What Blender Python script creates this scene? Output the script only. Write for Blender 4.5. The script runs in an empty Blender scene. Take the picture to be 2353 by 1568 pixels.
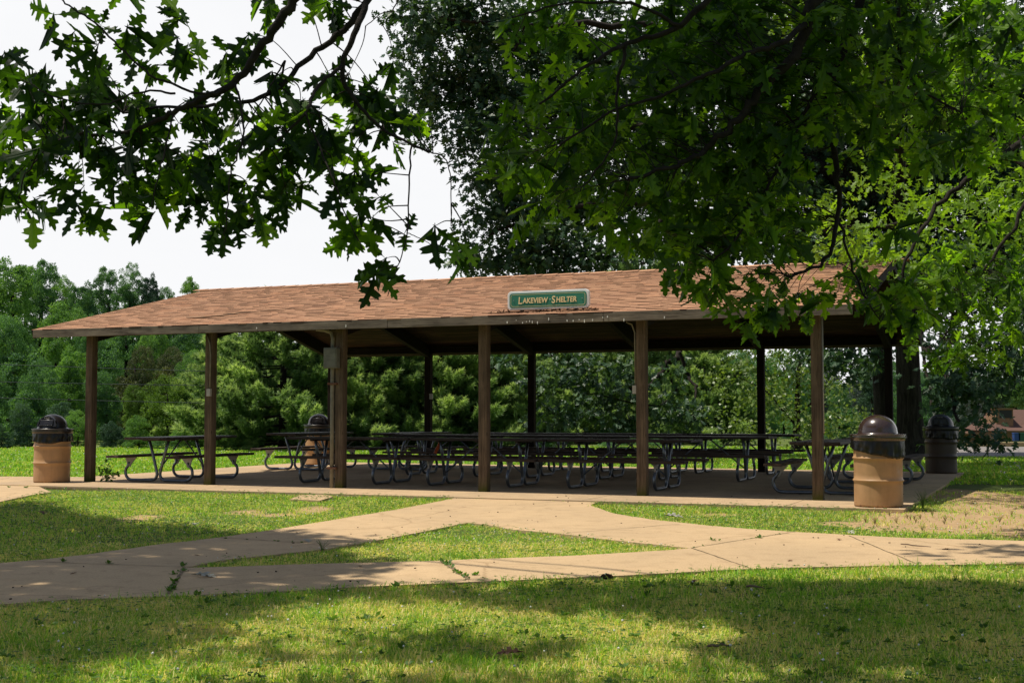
import bpy, math, random
import numpy as np
from mathutils import Vector, Matrix
from mathutils.geometry import tessellate_polygon
random.seed(7); rng = np.random.default_rng(11)
R = math.radians
sc = bpy.context.scene
COL = sc.collection

# ------------------------------------------------------------------ camera model (survey of the place)
FPX, HOR, CH = 3000.0, 948.0, 1.17
PITCH = math.atan((HOR - 784) / FPX); cp, sp = math.cos(PITCH), math.sin(PITCH)
def ray(x, y):
    X = (x - 1176) / FPX; Z = -(y - 784) / FPX
    return (X, cp - Z * sp, sp + Z * cp)
def gr(x, y, z=0.0):
    d = ray(x, y); t = (z - CH) / d[2]
    return (d[0] * t, d[1] * t)
def at(x, y, Y):
    d = ray(x, y); t = Y / d[1]
    return np.array((d[0] * t, Y, CH + d[2] * t))
OX, OY = -7.148, 22.205
ANG = R(-22.76)
ux, uy = math.cos(ANG), math.sin(ANG)
def uv(U, V): return (OX + ux * U - uy * V, OY + uy * U + ux * V)

# ------------------------------------------------------------------ node helpers
def mat(name):
    m = bpy.data.materials.new(name); m.use_nodes = True
    nt = m.node_tree; nt.nodes.clear()
    return m, nt
def N(nt, t, **kw):
    n = nt.nodes.new(t)
    for k, v in kw.items():
        if k.startswith('i_'):
            key = k[2:].replace('_', ' ')
            n.inputs[key].default_value = v
        else: setattr(n, k, v)
    return n
def L(nt, a, ao, b, bi): nt.links.new(a.outputs[ao], b.inputs[bi])
def ramp(nt, stops, src=None, out='Fac', interp='LINEAR'):
    r = N(nt, 'ShaderNodeValToRGB'); cr = r.color_ramp; cr.interpolation = interp
    while len(cr.elements) > 1: cr.elements.remove(cr.elements[-1])
    cr.elements[0].position = stops[0][0]; cr.elements[0].color = (*stops[0][1], 1)
    for p, c in stops[1:]:
        e = cr.elements.new(p); e.color = (*c, 1)
    if src is not None: nt.links.new(src.outputs[out], r.inputs['Fac'])
    return r
def noise(nt, scale, detail=4, rough=.55, vec=None, dist=0):
    n = N(nt, 'ShaderNodeTexNoise'); n.inputs['Scale'].default_value = scale
    n.inputs['Detail'].default_value = detail; n.inputs['Roughness'].default_value = rough
    n.inputs['Distortion'].default_value = dist
    if vec is not None: nt.links.new(vec, n.inputs['Vector'])
    return n
def mix(nt, a, b, f, mode='MIX'):
    m = N(nt, 'ShaderNodeMix', data_type='RGBA', blend_type=mode)
    for v, i in ((a, 6), (b, 7)):
        if isinstance(v, tuple): m.inputs[i].default_value = (*v, 1)
        else: nt.links.new(v, m.inputs[i])
    if isinstance(f, (int, float)): m.inputs[0].default_value = f
    else: nt.links.new(f, m.inputs[0])
    return m.outputs[2]
def finish(nt, color, rough=.7, bump=None, bstr=.3, bdist=.01, metallic=0, spec=.5, coat=0):
    b = N(nt, 'ShaderNodeBsdfPrincipled'); o = N(nt, 'ShaderNodeOutputMaterial')
    if isinstance(color, tuple): b.inputs['Base Color'].default_value = (*color, 1)
    else: nt.links.new(color, b.inputs['Base Color'])
    if isinstance(rough, (int, float)): b.inputs['Roughness'].default_value = rough
    else: nt.links.new(rough, b.inputs['Roughness'])
    b.inputs['Metallic'].default_value = metallic
    b.inputs['Specular IOR Level'].default_value = spec
    b.inputs['Coat Weight'].default_value = coat
    if bump is not None:
        bn = N(nt, 'ShaderNodeBump'); bn.inputs['Strength'].default_value = bstr; bn.inputs['Distance'].default_value = bdist
        nt.links.new(bump, bn.inputs['Height']); nt.links.new(bn.outputs[0], b.inputs['Normal'])
    nt.links.new(b.outputs[0], o.inputs[0])
    return b
def coords(nt, kind='Object', scale=(1, 1, 1)):
    t = N(nt, 'ShaderNodeTexCoord'); m = N(nt, 'ShaderNodeMapping'); m.inputs['Scale'].default_value = scale
    nt.links.new(t.outputs[kind], m.inputs['Vector'])
    return m.outputs[0]

M = {}
def leaf_mat(name, stops, trans=.35, rough=.5, spec=.35, tcol=None, nscale=None):
    m, nt = mat(name)
    a = N(nt, 'ShaderNodeAttribute', attribute_name='tint')
    r = ramp(nt, stops, a, 'Fac')
    col = r.outputs[0]
    if nscale:
        g = N(nt, 'ShaderNodeNewGeometry')
        n = noise(nt, nscale, 3, .6, g.outputs['Position'])
        rr = ramp(nt, [(.3, (.55, .6, .6)), (.7, (1.25, 1.2, 1.05))], n, 0)
        col = mix(nt, col, rr.outputs[0], 1.0, 'MULTIPLY')
    b = N(nt, 'ShaderNodeBsdfPrincipled'); nt.links.new(col, b.inputs['Base Color'])
    b.inputs['Roughness'].default_value = rough; b.inputs['Specular IOR Level'].default_value = spec
    t = N(nt, 'ShaderNodeBsdfTranslucent')
    tc = mix(nt, col, tcol or (1.6, 1.7, .5), 1.0, 'MULTIPLY'); nt.links.new(tc, t.inputs['Color'])
    ms = N(nt, 'ShaderNodeMixShader'); ms.inputs[0].default_value = trans
    L(nt, b, 0, ms, 1); L(nt, t, 0, ms, 2)
    o = N(nt, 'ShaderNodeOutputMaterial'); L(nt, ms, 0, o, 0)
    M[name] = m; return m
leaf_mat('oak_leaf', [(0, (.010, .026, .006)), (.4, (.022, .054, .008)), (.75, (.065, .135, .014)), (1, (.14, .24, .022))], .55, .42, .3, (2.7, 2.9, .5))
leaf_mat('blue_oak_leaf', [(0, (.026, .056, .032)), (.6, (.046, .098, .048)), (1, (.10, .17, .065))], .25, .42, .32)
leaf_mat('maple_leaf', [(0, (.10, .19, .018)), (1, (.20, .33, .035))], .5, .5, .35, (1.9, 1.9, .5))
leaf_mat('light_leaf', [(0, (.08, .14, .03)), (1, (.20, .27, .07))], .35, .4, .5)
leaf_mat('forest_leaf', [(0, (.075, .175, .095)), (1, (.15, .29, .13))], .38, .6, .2, None, .5)  # far foliage tinted bluish and lighter, distance haze put into the colour
leaf_mat('forest_leaf_bright', [(0, (.12, .25, .09)), (1, (.21, .37, .12))], .4, .6, .2, None, .5)
leaf_mat('forest_leaf_brown', [(0, (.09, .115, .06)), (1, (.14, .16, .08))], .25, .6, .2, None, .5)
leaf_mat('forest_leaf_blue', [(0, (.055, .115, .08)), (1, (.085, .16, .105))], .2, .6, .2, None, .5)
leaf_mat('willow_leaf', [(0, (.10, .19, .04)), (1, (.17, .27, .065))], .35, .6, .2, None, .6)
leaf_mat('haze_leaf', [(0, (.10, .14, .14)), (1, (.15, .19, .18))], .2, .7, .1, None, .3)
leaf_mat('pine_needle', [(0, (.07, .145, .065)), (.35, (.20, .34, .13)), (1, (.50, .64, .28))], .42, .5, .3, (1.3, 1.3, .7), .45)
leaf_mat('dry_tuft', [(0, (.30, .27, .12)), (1, (.45, .38, .18))], .3, .6, .2)
leaf_mat('weed_leaf', [(0, (.06, .13, .02)), (1, (.12, .22, .04))], .35, .55, .3)

def grass_mat(name, green, yellow, dry, trans=.3):
    m, nt = mat(name)
    a = N(nt, 'ShaderNodeAttribute', attribute_name='tint')
    g = N(nt, 'ShaderNodeNewGeometry')
    n1 = noise(nt, .8, 5, .6, g.outputs['Position'])
    n2 = noise(nt, 3.1, 4, .6, g.outputs['Position'])
    ad = N(nt, 'ShaderNodeMath', operation='ADD'); L(nt, n1, 0, ad, 0); L(nt, n2, 0, ad, 1)
    ad2 = N(nt, 'ShaderNodeMath', operation='MULTIPLY_ADD'); L(nt, a, 'Fac', ad2, 0); ad2.inputs[1].default_value = .8; L(nt, ad, 0, ad2, 2)
    r = ramp(nt, [(0.0, green[0]), (.66, green[1]), (.80, yellow), (.95, dry)])
    mr = N(nt, 'ShaderNodeMapRange'); mr.inputs['From Min'].default_value = .68; mr.inputs['From Max'].default_value = 1.62
    L(nt, ad2, 0, mr, 0); L(nt, mr, 0, r, 0)
    b = N(nt, 'ShaderNodeBsdfPrincipled'); L(nt, r, 0, b, 'Base Color'); b.inputs['Roughness'].default_value = .5
    b.inputs['Specular IOR Level'].default_value = .3
    t = N(nt, 'ShaderNodeBsdfTranslucent'); tc = mix(nt, r.outputs[0], (1.5, 1.5, .6), 1., 'MULTIPLY'); nt.links.new(tc, t.inputs['Color'])
    ms = N(nt, 'ShaderNodeMixShader'); ms.inputs[0].default_value = trans
    L(nt, b, 0, ms, 1); L(nt, t, 0, ms, 2); o = N(nt, 'ShaderNodeOutputMaterial'); L(nt, ms, 0, o, 0)
    M[name] = m
grass_mat('grass', ((.10, .26, .022), (.29, .49, .042)), (.62, .66, .14), (.80, .66, .33), .42)
grass_mat('grass_fresh', ((.12, .31, .024), (.27, .50, .038)), (.48, .61, .08), (.60, .56, .19), .38)

def m_ground():
    m, nt = mat('ground_soil')
    g = N(nt, 'ShaderNodeNewGeometry')
    n1 = noise(nt, 1.1, 5, .6, g.outputs['Position']); n2 = noise(nt, 18, 5, .7, g.outputs['Position'])
    a = N(nt, 'ShaderNodeAttribute', attribute_name='dirt')
    gcol = ramp(nt, [(.3, (.06, .10, .022)), (.55, (.11, .15, .035)), (.75, (.20, .19, .07))], n1, 0)
    dcol = ramp(nt, [(.3, (.28, .185, .10)), (.5, (.40, .27, .145)), (.75, (.52, .37, .215))], n2, 0)
    ad = N(nt, 'ShaderNodeMath', operation='MULTIPLY_ADD'); L(nt, n2, 0, ad, 0); ad.inputs[1].default_value = 1.5
    sb = N(nt, 'ShaderNodeMath', operation='SUBTRACT'); L(nt, a, 'Fac', sb, 0); sb.inputs[1].default_value = .85
    L(nt, sb, 0, ad, 2)
    mr = N(nt, 'ShaderNodeMapRange'); mr.inputs['From Min'].default_value = .25; mr.inputs['From Max'].default_value = .75; L(nt, ad, 0, mr, 0)
    c = mix(nt, gcol.outputs[0], dcol.outputs[0], mr.outputs[0])
    finish(nt, c, .95, n2.outputs[0], .6, .02, spec=.1); M['ground'] = m
m_ground()
def m_concrete(name, base, dark, scale=1.0):
    m, nt = mat(name)
    g = N(nt, 'ShaderNodeNewGeometry')
    n1 = noise(nt, .7, 6, .6, g.outputs['Position'], .4); n2 = noise(nt, 60, 3, .7, g.outputs['Position']); n3 = noise(nt, 5, 5, .65, g.outputs['Position'])
    c1 = ramp(nt, [(.25, dark), (.6, base), (.8, tuple(min(1, v * 1.12) for v in base))], n1, 0)
    c2 = ramp(nt, [(.3, (.80, .79, .78)), (.55, (1, 1, 1)), (.75, (1.12, 1.1, 1.08))], n2, 0)
    c3 = ramp(nt, [(.25, (.80, .78, .76)), (.5, (1, 1, 1))], n3, 0)
    c = mix(nt, c1.outputs[0], c2.outputs[0], 1., 'MULTIPLY'); c = mix(nt, c, c3.outputs[0], 1., 'MULTIPLY')
    n4 = noise(nt, 1.9, 7, .7, g.outputs['Position'], 1.2); c4 = ramp(nt, [(.30, (.72, .70, .68)), (.40, (1, 1, 1)), (.66, (1, 1, 1)), (.74, (1.07, 1.08, 1.1))], n4, 0); c = mix(nt, c, c4.outputs[0], 1., 'MULTIPLY')
    n5 = noise(nt, 11, 2, .5, g.outputs['Position']); c5 = ramp(nt, [(.24, (.55, .5, .46)), (.28, (1, 1, 1))], n5, 0); c = mix(nt, c, c5.outputs[0], .8, 'MULTIPLY')
    vo = N(nt, 'ShaderNodeTexVoronoi', feature='DISTANCE_TO_EDGE'); vo.inputs['Scale'].default_value = .33; nt.links.new(mix(nt, g.outputs['Position'], n3.outputs['Color'], .12), vo.inputs['Vector'])
    c6 = ramp(nt, [(.0018, (.62, .58, .54)), (.0042, (1, 1, 1))], vo, 0); c = mix(nt, c, c6.outputs[0], .7, 'MULTIPLY')
    finish(nt, c, .9, n2.outputs[0], .35, .004, spec=.2); M[name] = m
m_concrete('concrete', (.55, .39, .225), (.45, .325, .195))
m_concrete('concrete_slab', (.52, .372, .222), (.36, .268, .175))
def m_asphalt():
    m, nt = mat('asphalt'); n = noise(nt, 2, 5, .7, coords(nt)); c = ramp(nt, [(.3, (.16, .145, .135)), (.7, (.24, .215, .20))], n, 0)
    finish(nt, c.outputs[0], .9); M['asphalt'] = m
m_asphalt()
def m_wood(name, c1, c2, c3, stretch, moss=False, grain=1., rough=.85, rnd=False):
    m, nt = mat(name)
    v = coords(nt, 'Object', stretch)
    n1 = noise(nt, 14 * grain, 6, .65, v, .6); n2 = noise(nt, 50 * grain, 4, .7, v); n0 = noise(nt, 2.2, 3, .6, coords(nt, 'Object'))
    r = ramp(nt, [(.25, c1), (.5, c2), (.75, c3)], n1, 0)
    k = ramp(nt, [(.38, (.45, .42, .4)), (.5, (1, 1, 1))], n2, 0)
    c = mix(nt, r.outputs[0], k.outputs[0], .75, 'MULTIPLY')
    k2 = ramp(nt, [(.3, (.72, .7, .7)), (.7, (1.2, 1.18, 1.12))], n0, 0)
    if rnd:
        oi = N(nt, 'ShaderNodeObjectInfo'); kr_ = ramp(nt, [(0, (.65, .62, .62)), (.5, (1, 1, 1)), (1, (1.5, 1.42, 1.3))], oi, 'Random'); c = mix(nt, c, kr_.outputs[0], 1., 'MULTIPLY')
    c = mix(nt, c, k2.outputs[0], 1., 'MULTIPLY')
    if moss:
        t = N(nt, 'ShaderNodeTexCoord'); s = N(nt, 'ShaderNodeSeparateXYZ'); L(nt, t, 'Object', s, 0)
        mm = N(nt, 'ShaderNodeMath', operation='MULTIPLY_ADD'); L(nt, n0, 0, mm, 0); mm.inputs[1].default_value = -1.1; L(nt, s, 'Z', mm, 2)
        mr = N(nt, 'ShaderNodeMapRange'); mr.inputs['From Min'].default_value = -.25; mr.inputs['From Max'].default_value = -.62
        L(nt, mm, 0, mr, 0)
        c = mix(nt, c, (.055, .062, .012), mr.outputs[0])
        # knots
        vo = N(nt, 'ShaderNodeTexVoronoi'); vo.inputs['Scale'].default_value = 1.0; nt.links.new(coords(nt, 'Object', (3.5, 3.5, 1.3)), vo.inputs['Vector'])
        kr = ramp(nt, [(.035, (.25, .2, .15)), (.055, (1, 1, 1))], vo, 0); c = mix(nt, c, kr.outputs[0], .9, 'MULTIPLY')
    finish(nt, c, rough, n1.outputs[0], .5, .006, spec=.2); M[name] = m
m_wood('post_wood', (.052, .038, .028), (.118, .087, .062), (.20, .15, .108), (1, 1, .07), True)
m_wood('shaded_post_wood', (.009, .006, .005), (.018, .012, .008), (.03, .02, .014), (1, 1, .07))  # back row posts: the same wood with roof shade put into its colour
m_wood('fascia_wood', (.08, .07, .058), (.16, .135, .11), (.25, .215, .175), (.07, 1, 1))
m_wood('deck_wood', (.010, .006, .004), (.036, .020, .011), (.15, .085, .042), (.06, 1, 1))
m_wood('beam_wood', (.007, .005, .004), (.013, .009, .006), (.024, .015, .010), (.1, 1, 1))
m_wood('bench_wood', (.035, .027, .024), (.075, .056, .047), (.14, .105, .09), (.08, 1, 1), rnd=True)
m_wood('top_wood', (.020, .016, .016), (.042, .033, .031), (.085, .067, .06), (.08, 1, 1), rough=.5, rnd=True)

def m_shingle():
    m, nt = mat('shingle')
    a = N(nt, 'ShaderNodeAttribute', attribute_name='tint')
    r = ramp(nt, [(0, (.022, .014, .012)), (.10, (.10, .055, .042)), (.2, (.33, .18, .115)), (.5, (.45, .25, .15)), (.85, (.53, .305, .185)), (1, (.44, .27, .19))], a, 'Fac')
    n = noise(nt, 90, 3, .7, coords(nt)); n2 = noise(nt, .8, 4, .6, coords(nt))
    k = ramp(nt, [(.3, (.78, .78, .8)), (.7, (1.2, 1.18, 1.17))], n, 0); k2 = ramp(nt, [(.3, (.93, .93, .94)), (.7, (1.05, 1.04, 1.02))], n2, 0)
    c = mix(nt, r.outputs[0], k.outputs[0], 1., 'MULTIPLY'); c = mix(nt, c, k2.outputs[0], 1., 'MULTIPLY')
    finish(nt, c, .92, n.outputs[0], .4, .003, spec=.15); M['shingle'] = m
m_shingle()
def m_simple(name, col, rough=.5, metallic=0, spec=.5, nscale=20, var=.2, bstr=.1, coat=0, bd=.003):
    m, nt = mat(name); n = noise(nt, nscale, 5, .6, coords(nt))
    r = ramp(nt, [(.3, tuple(c * (1 - var) for c in col)), (.7, tuple(min(1, c * (1 + var)) for c in col))], n, 0)
    finish(nt, r.outputs[0], rough, n.outputs[0], bstr, bd, metallic, spec, coat); M[name] = m
m_simple('galvanized', (.15, .165, .19), .34, .8, .5, 12, .25)
m_simple('galvanized_plate', (.34, .33, .31), .55, .4, .5, 12, .2)
def m_drum(name, col, rustc=(.10, .045, .02)):
    m, nt = mat(name); v = coords(nt); n = noise(nt, 5, 5, .6, v); n2 = noise(nt, 16, 7, .75, v, .5); n3 = noise(nt, 30, 5, .7, coords(nt, 'Object', (1, 1, .08)))
    r = ramp(nt, [(.3, tuple(c * .84 for c in col)), (.7, tuple(c * 1.12 for c in col))], n, 0)
    t = N(nt, 'ShaderNodeTexCoord'); sp_ = N(nt, 'ShaderNodeSeparateXYZ'); L(nt, t, 'Object', sp_, 0)
    zz = N(nt, 'ShaderNodeMapRange'); zz.inputs['From Min'].default_value = .10; zz.inputs['From Max'].default_value = 0; zz.inputs['To Max'].default_value = .22; L(nt, sp_, 'Z', zz, 0)
    ad = N(nt, 'ShaderNodeMath', operation='ADD'); L(nt, n2, 0, ad, 0); L(nt, zz, 0, ad, 1)
    k = ramp(nt, [(.70, (0, 0, 0)), (.78, (.8, .8, .8))], ad, 0); c = mix(nt, r.outputs[0], rustc, k.outputs[0])
    d = ramp(nt, [(.34, (.78, .75, .72)), (.48, (1, 1, 1))], n3, 0); c = mix(nt, c, d.outputs[0], .35, 'MULTIPLY')
    rr = ramp(nt, [(.3, (.38,) * 3), (.7, (.62,) * 3)], n, 0)
    finish(nt, c, rr.outputs[0], n.outputs[0], .3, .012, spec=.4); M[name] = m
m_drum('drum_paint', (.43, .25, .118)); m_drum('drum_shaded', (.07, .046, .030))  # second paint has the tree shade at the back right put into it
m_simple('lid_brown', (.040, .024, .018), .22, 0, .6, 6, .3, .06, .5, .01)
m_simple('lid_dark', (.014, .011, .011), .32, 0, .6, 30, .3, .05)
m_simple('liner', (.003, .003, .004), .30, 0, .4, 7, .3, .3, 0, .02)
m_simple('box_grey', (.135, .135, .11), .6, 0, .4, 9, .3)
m_simple('conduit', (.19, .175, .135), .6, .1, .4, 9, .25)
m_simple('outlet', (.42, .40, .37), .6, 0, .4, 9, .1)
m_simple('rust', (.12, .05, .025), .8)
m_simple('sign_green', (.030, .19, .125), .5, 0, .4, 3, .08)
m_simple('sign_white', (.80, .80, .82), .5, 0, .4, 3, .03)
m_simple('sign_cream', (.86, .68, .38), .5, 0, .3, 3, .05)
m_simple('black_metal', (.012, .012, .012), .5)
m_simple('bark', (.022, .017, .014), .9, 0, .2, 18, .5, .9, 0, .02)
m_simple('dead_leaf', (.16, .085, .045), .8, 0, .2, 14, .4)
m_simple('pale_leaf', (.34, .33, .27), .7, 0, .3, 14, .3)
m_simple('twig', (.16, .115, .08), .9, 0, .2, 14, .3)
m_simple('dropping', (.75, .73, .70), .7, 0, .3, 14, .1)
m_simple('petal', (.75, .73, .66), .7, 0, .3, 14, .1)
m_simple('joint_dark', (.22, .165, .10), .95, 0, .1, 14, .4)
m_simple('debris', (.035, .022, .014), .95, 0, .1, 30, .6)
m_simple('house_wall', (.27, .155, .09), .8, 0, .2, 3, .15)
m_simple('house_roof', (.135, .078, .062), .9, 0, .2, 8, .25)
m_simple('glass', (.05, .08, .08), .1, 0, .8, 2, .2)
m_simple('bin_blue', (.02, .06, .22), .5); m_simple('bin_green', (.015, .09, .05), .5)
m_simple('wire', (.05, .06, .07), .7, 0, .2)
m_simple('orange', (.55, .10, .02), .6)
def m_bark_big():
    m, nt = mat('bark_ridged'); v = coords(nt, 'Object', (1, 1, .16)); n = noise(nt, 9, 6, .7, v, .8)
    r = ramp(nt, [(.35, (.018, .015, .012)), (.6, (.06, .052, .042)), (.8, (.10, .088, .07))], n, 0)
    finish(nt, r.outputs[0], .95, n.outputs[0], 1., .06, spec=.1); M['bark_ridged'] = m
m_bark_big()

# ------------------------------------------------------------------ mesh helpers
class MB:
    def __init__(s): s.v = []; s.f = []; s.t = []
    def add(s, vs, fs, tint=.5):
        o = len(s.v); s.v += [tuple(v) for v in vs]; s.f += [tuple(i + o for i in f) for f in fs]; s.t += [tint] * len(vs); return s
    def box(s, c, d, rot=None, tint=.5):
        x, y, z = (k / 2 for k in d)
        vs = [Vector(p) for p in ((-x, -y, -z), (x, -y, -z), (x, y, -z), (-x, y, -z), (-x, -y, z), (x, -y, z), (x, y, z), (-x, y, z))]
        if rot is not None: vs = [rot @ v for v in vs]
        vs = [v + Vector(c) for v in vs]
        return s.add(vs, [(0, 3, 2, 1), (4, 5, 6, 7), (0, 1, 5, 4), (1, 2, 6, 5), (2, 3, 7, 6), (3, 0, 4, 7)], tint)
    def bar(s, a, b, w, h):
        a, b = Vector(a), Vector(b); d = (b - a); l = d.length; d.normalize()
        up = Vector((0, 0, 1)) if abs(d.z) < .99 else Vector((1, 0, 0))
        y = up.cross(d).normalized(); z = d.cross(y)
        return s.box((a + b) / 2, (l, w, h), Matrix((d, y, z)).transposed())
    def tube(s, pts, rad, n=8, cap=True):
        pts = [Vector(p) for p in pts]; m = len(pts)
        if not hasattr(rad, '__len__'): rad = [rad] * m
        ta = []
        for i in range(m):
            d = pts[min(i + 1, m - 1)] - pts[max(i - 1, 0)]
            ta.append(d.normalized() if d.length > 1e-9 else Vector((0, 0, 1)))
        nn = ta[0].orthogonal().normalized(); vs = []
        for i in range(m):
            nn = (nn - ta[i] * nn.dot(ta[i]))
            if nn.length < 1e-6: nn = ta[i].orthogonal()
            nn.normalize(); b = ta[i].cross(nn)
            for k in range(n):
                a = 2 * math.pi * k / n; vs.append(pts[i] + (nn * math.cos(a) + b * math.sin(a)) * rad[i])
        fs = [(i * n + k, i * n + (k + 1) % n, (i + 1) * n + (k + 1) % n, (i + 1) * n + k) for i in range(m - 1) for k in range(n)]
        if cap: fs += [tuple(range(n))[::-1], tuple((m - 1) * n + k for k in range(n))]
        return s.add(vs, fs)
    def lathe(s, prof, n=48, c=(0, 0, 0), fn=None):
        vs = []
        for r, z in prof:
            for k in range(n):
                a = 2 * math.pi * k / n; rr, zz = (fn(r, z, a) if fn else (r, z))
                vs.append((c[0] + rr * math.cos(a), c[1] + rr * math.sin(a), c[2] + zz))
        m = len(prof)
        fs = [(i * n + k, i * n + (k + 1) % n, (i + 1) * n + (k + 1) % n, (i + 1) * n + k) for i in range(m - 1) for k in range(n)]
        return s.add(vs, fs)
    def poly_prism(s, pts, z0, z1, holes=()):
        loops = [pts] + list(holes); flat = [p for l in loops for p in l]
        tris = tessellate_polygon([[Vector((p[0], p[1], 0)) for p in l] for l in loops])
        o = len(s.v)
        s.v += [(p[0], p[1], z1) for p in flat] + [(p[0], p[1], z0) for p in flat]; s.t += [.5] * (2 * len(flat))
        for t in tris:
            a, b, c = (Vector((*flat[i], 0)) for i in t)
            t = t if (b - a).cross(c - a).z > 0 else t[::-1]
            s.f.append(tuple(i + o for i in t))
        k = 0; n = len(flat)
        for l in loops:
            for i in range(len(l)):
                a, b = k + i, k + (i + 1) % len(l); s.f.append((o + a, o + b, o + n + b, o + n + a))
            k += len(l)
        return s
    def build(s, name, material, parent=None, smooth=False, tint=False, bevel=0):
        me = bpy.data.meshes.new(name); me.from_pydata(s.v, [], s.f); me.update()
        me.materials.append(M[material] if isinstance(material, str) else material)
        if smooth: me.shade_smooth()
        if tint:
            a = me.attributes.new('tint', 'FLOAT', 'POINT'); a.data.foreach_set('value', s.t)
        o = bpy.data.objects.new(name, me); COL.objects.link(o)
        if parent: o.parent = parent
        if bevel:
            b = o.modifiers.new('bevel', 'BEVEL'); b.width = bevel; b.segments = 2; b.limit_method = 'ANGLE'
        return o
def tag(o, label=None, cat=None, group=None, kind=None):
    if label: o['label'] = label
    if cat: o['category'] = cat
    if group: o['group'] = group
    if kind: o['kind'] = kind
    return o
def thing(name, label, cat, loc=(0, 0, 0), rz=0, group=None):
    o = bpy.data.objects.new(name, None); COL.objects.link(o); o.location = loc; o.rotation_euler = (0, 0, rz); o.empty_display_size = .2
    return tag(o, label, cat, group)
def children(o): return [c for c in COL.objects if c.parent == o]
def copy_tree(o, parent=None):
    c = o.copy(); COL.objects.link(c)
    if parent: c.parent = parent
    for ch in children(o): copy_tree(ch, c)
    return c
def np_obj(name, V, F, tint, material, parent=None, smooth=False):
    """V (n,3); F (m,k) constant-size faces"""
    me = bpy.data.meshes.new(name); k = F.shape[1]
    me.vertices.add(len(V)); me.vertices.foreach_set('co', V.astype(np.float32).ravel())
    me.loops.add(F.size); me.loops.foreach_set('vertex_index', F.astype(np.int32).ravel())
    me.polygons.add(len(F)); me.polygons.foreach_set('loop_start', np.arange(0, F.size, k, dtype=np.int32))
    me.polygons.foreach_set('loop_total', np.full(len(F), k, dtype=np.int32))
    me.update(calc_edges=True)
    if tint is not None:
        a = me.attributes.new('tint', 'FLOAT', 'POINT'); a.data.foreach_set('value', tint.astype(np.float32))
    me.materials.append(M[material])
    if smooth: me.shade_smooth()
    o = bpy.data.objects.new(name, me); COL.objects.link(o)
    if parent: o.parent = parent
    return o
def unit(a): return a / np.maximum(np.linalg.norm(a, axis=-1, keepdims=True), 1e-9)
def scatter(tv, tf, pos, axis, nrm, scale, tint):
    """place template (tv k,3 ; tf m,3) n times"""
    n = len(pos); k = len(tv)
    X = unit(axis); Z = unit(nrm - X * (nrm * X).sum(1, keepdims=True)); Y = np.cross(Z, X)
    P = pos[:, None, :] + scale[:, None, None] * (tv[None, :, 0:1] * X[:, None, :] + tv[None, :, 1:2] * Y[:, None, :] + tv[None, :, 2:3] * Z[:, None, :])
    F = tf[None] + (np.arange(n) * k)[:, None, None]
    return P.reshape(-1, 3), F.reshape(-1, tf.shape[1]), np.repeat(tint, k)

# leaf templates -------------------------------------------------
def leaf_template(half, droop=.25, fold=.22):
    out = [(x, y) for x, y in half] + [(x, -y * .96) for x, y in half[::-1][1:]]
    tris = tessellate_polygon([[Vector((x, y, 0)) for x, y in out]])
    tv = np.array([(x, y, -droop * x * x + fold * abs(y) - .35 * y * y) for x, y in out]); return tv, np.array([list(t) for t in tris])
OAK = leaf_template([(-.18, .008), (.0, .012), (.09, .05), (.15, .20), (.23, .27), (.245, .17), (.29, .085), (.36, .10), (.43, .30), (.47, .40), (.52, .33), (.58, .41), (.62, .34), (.585, .20), (.58, .09), (.66, .10), (.75, .27), (.83, .29), (.80, .17), (.79, .09), (.87, .10), (.91, .15), (.93, .07), (1.0, 0)])
OAK2 = leaf_template([(-.2, .008), (0, .012), (.12, .06), (.20, .24), (.27, .20), (.30, .09), (.38, .10), (.46, .34), (.52, .44), (.57, .35), (.64, .42), (.63, .24), (.60, .10), (.70, .09), (.80, .22), (.88, .22), (.85, .09), (.93, .08), (1.0, 0)], .55, .42)
OAK3 = leaf_template([(-.14, .01), (0, .012), (.08, .06), (.13, .17), (.20, .16), (.23, .08), (.32, .11), (.38, .27), (.47, .25), (.50, .33), (.55, .20), (.57, .11), (.66, .13), (.72, .24), (.78, .20), (.80, .11), (.88, .12), (.93, .08), (1.0, 0)], -.15, .1)
OAK_S = leaf_template([(0, .02), (.12, .22), (.24, .30), (.30, .09), (.45, .40), (.60, .40), (.60, .10), (.78, .26), (.82, .08), (1, 0)])
STAR = leaf_template([(0, .02), (.1, .26), (.33, .10), (.5, .40), (.62, .12), (.82, .24), (1, 0)], .2, .15)
QUAD = (np.array([(0, 0, 0), (.5, .33, .04), (1, 0, -.06), (.5, -.33, .04)]), np.array([[0, 1, 2, 3]]))
def rand_dir(n): return unit(rng.normal(size=(n, 3)))

# ------------------------------------------------------------------ the ground
def inpoly(px, py, poly):
    c = np.zeros(len(px), bool); j = len(poly) - 1
    for i in range(len(poly)):
        xi, yi = poly[i][:2]; xj, yj = poly[j][:2]
        cond = ((yi > py) != (yj > py)) & (px < (xj - xi) * (py - yi) / ((yj - yi) or 1e-9) + xi)
        c ^= cond; j = i
    return c
def G(pts): return [gr(x, y) for x, y in pts]
walk_outer = G([(-300, 1312), (0, 1292), (90, 1284), (200, 1272), (380, 1247), (500, 1234), (625, 1216), (765, 1193), (935, 1165), (1039, 1144)]) \
    + [uv(7.42, -1.1), uv(9.5, -1.1)] + G([(1356, 1159), (1411, 1179), (1496, 1192), (1626, 1206), (1811, 1220), (2076, 1234), (2352, 1241), (2750, 1250)]) \
    + G([(2750, 1291), (2352, 1293), (2176, 1296), (1926, 1300), (1676, 1307), (1426, 1321), (1176, 1331), (950, 1341), (750, 1351), (550, 1361), (385, 1368), (150, 1376), (0, 1387), (-300, 1410)])
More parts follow.
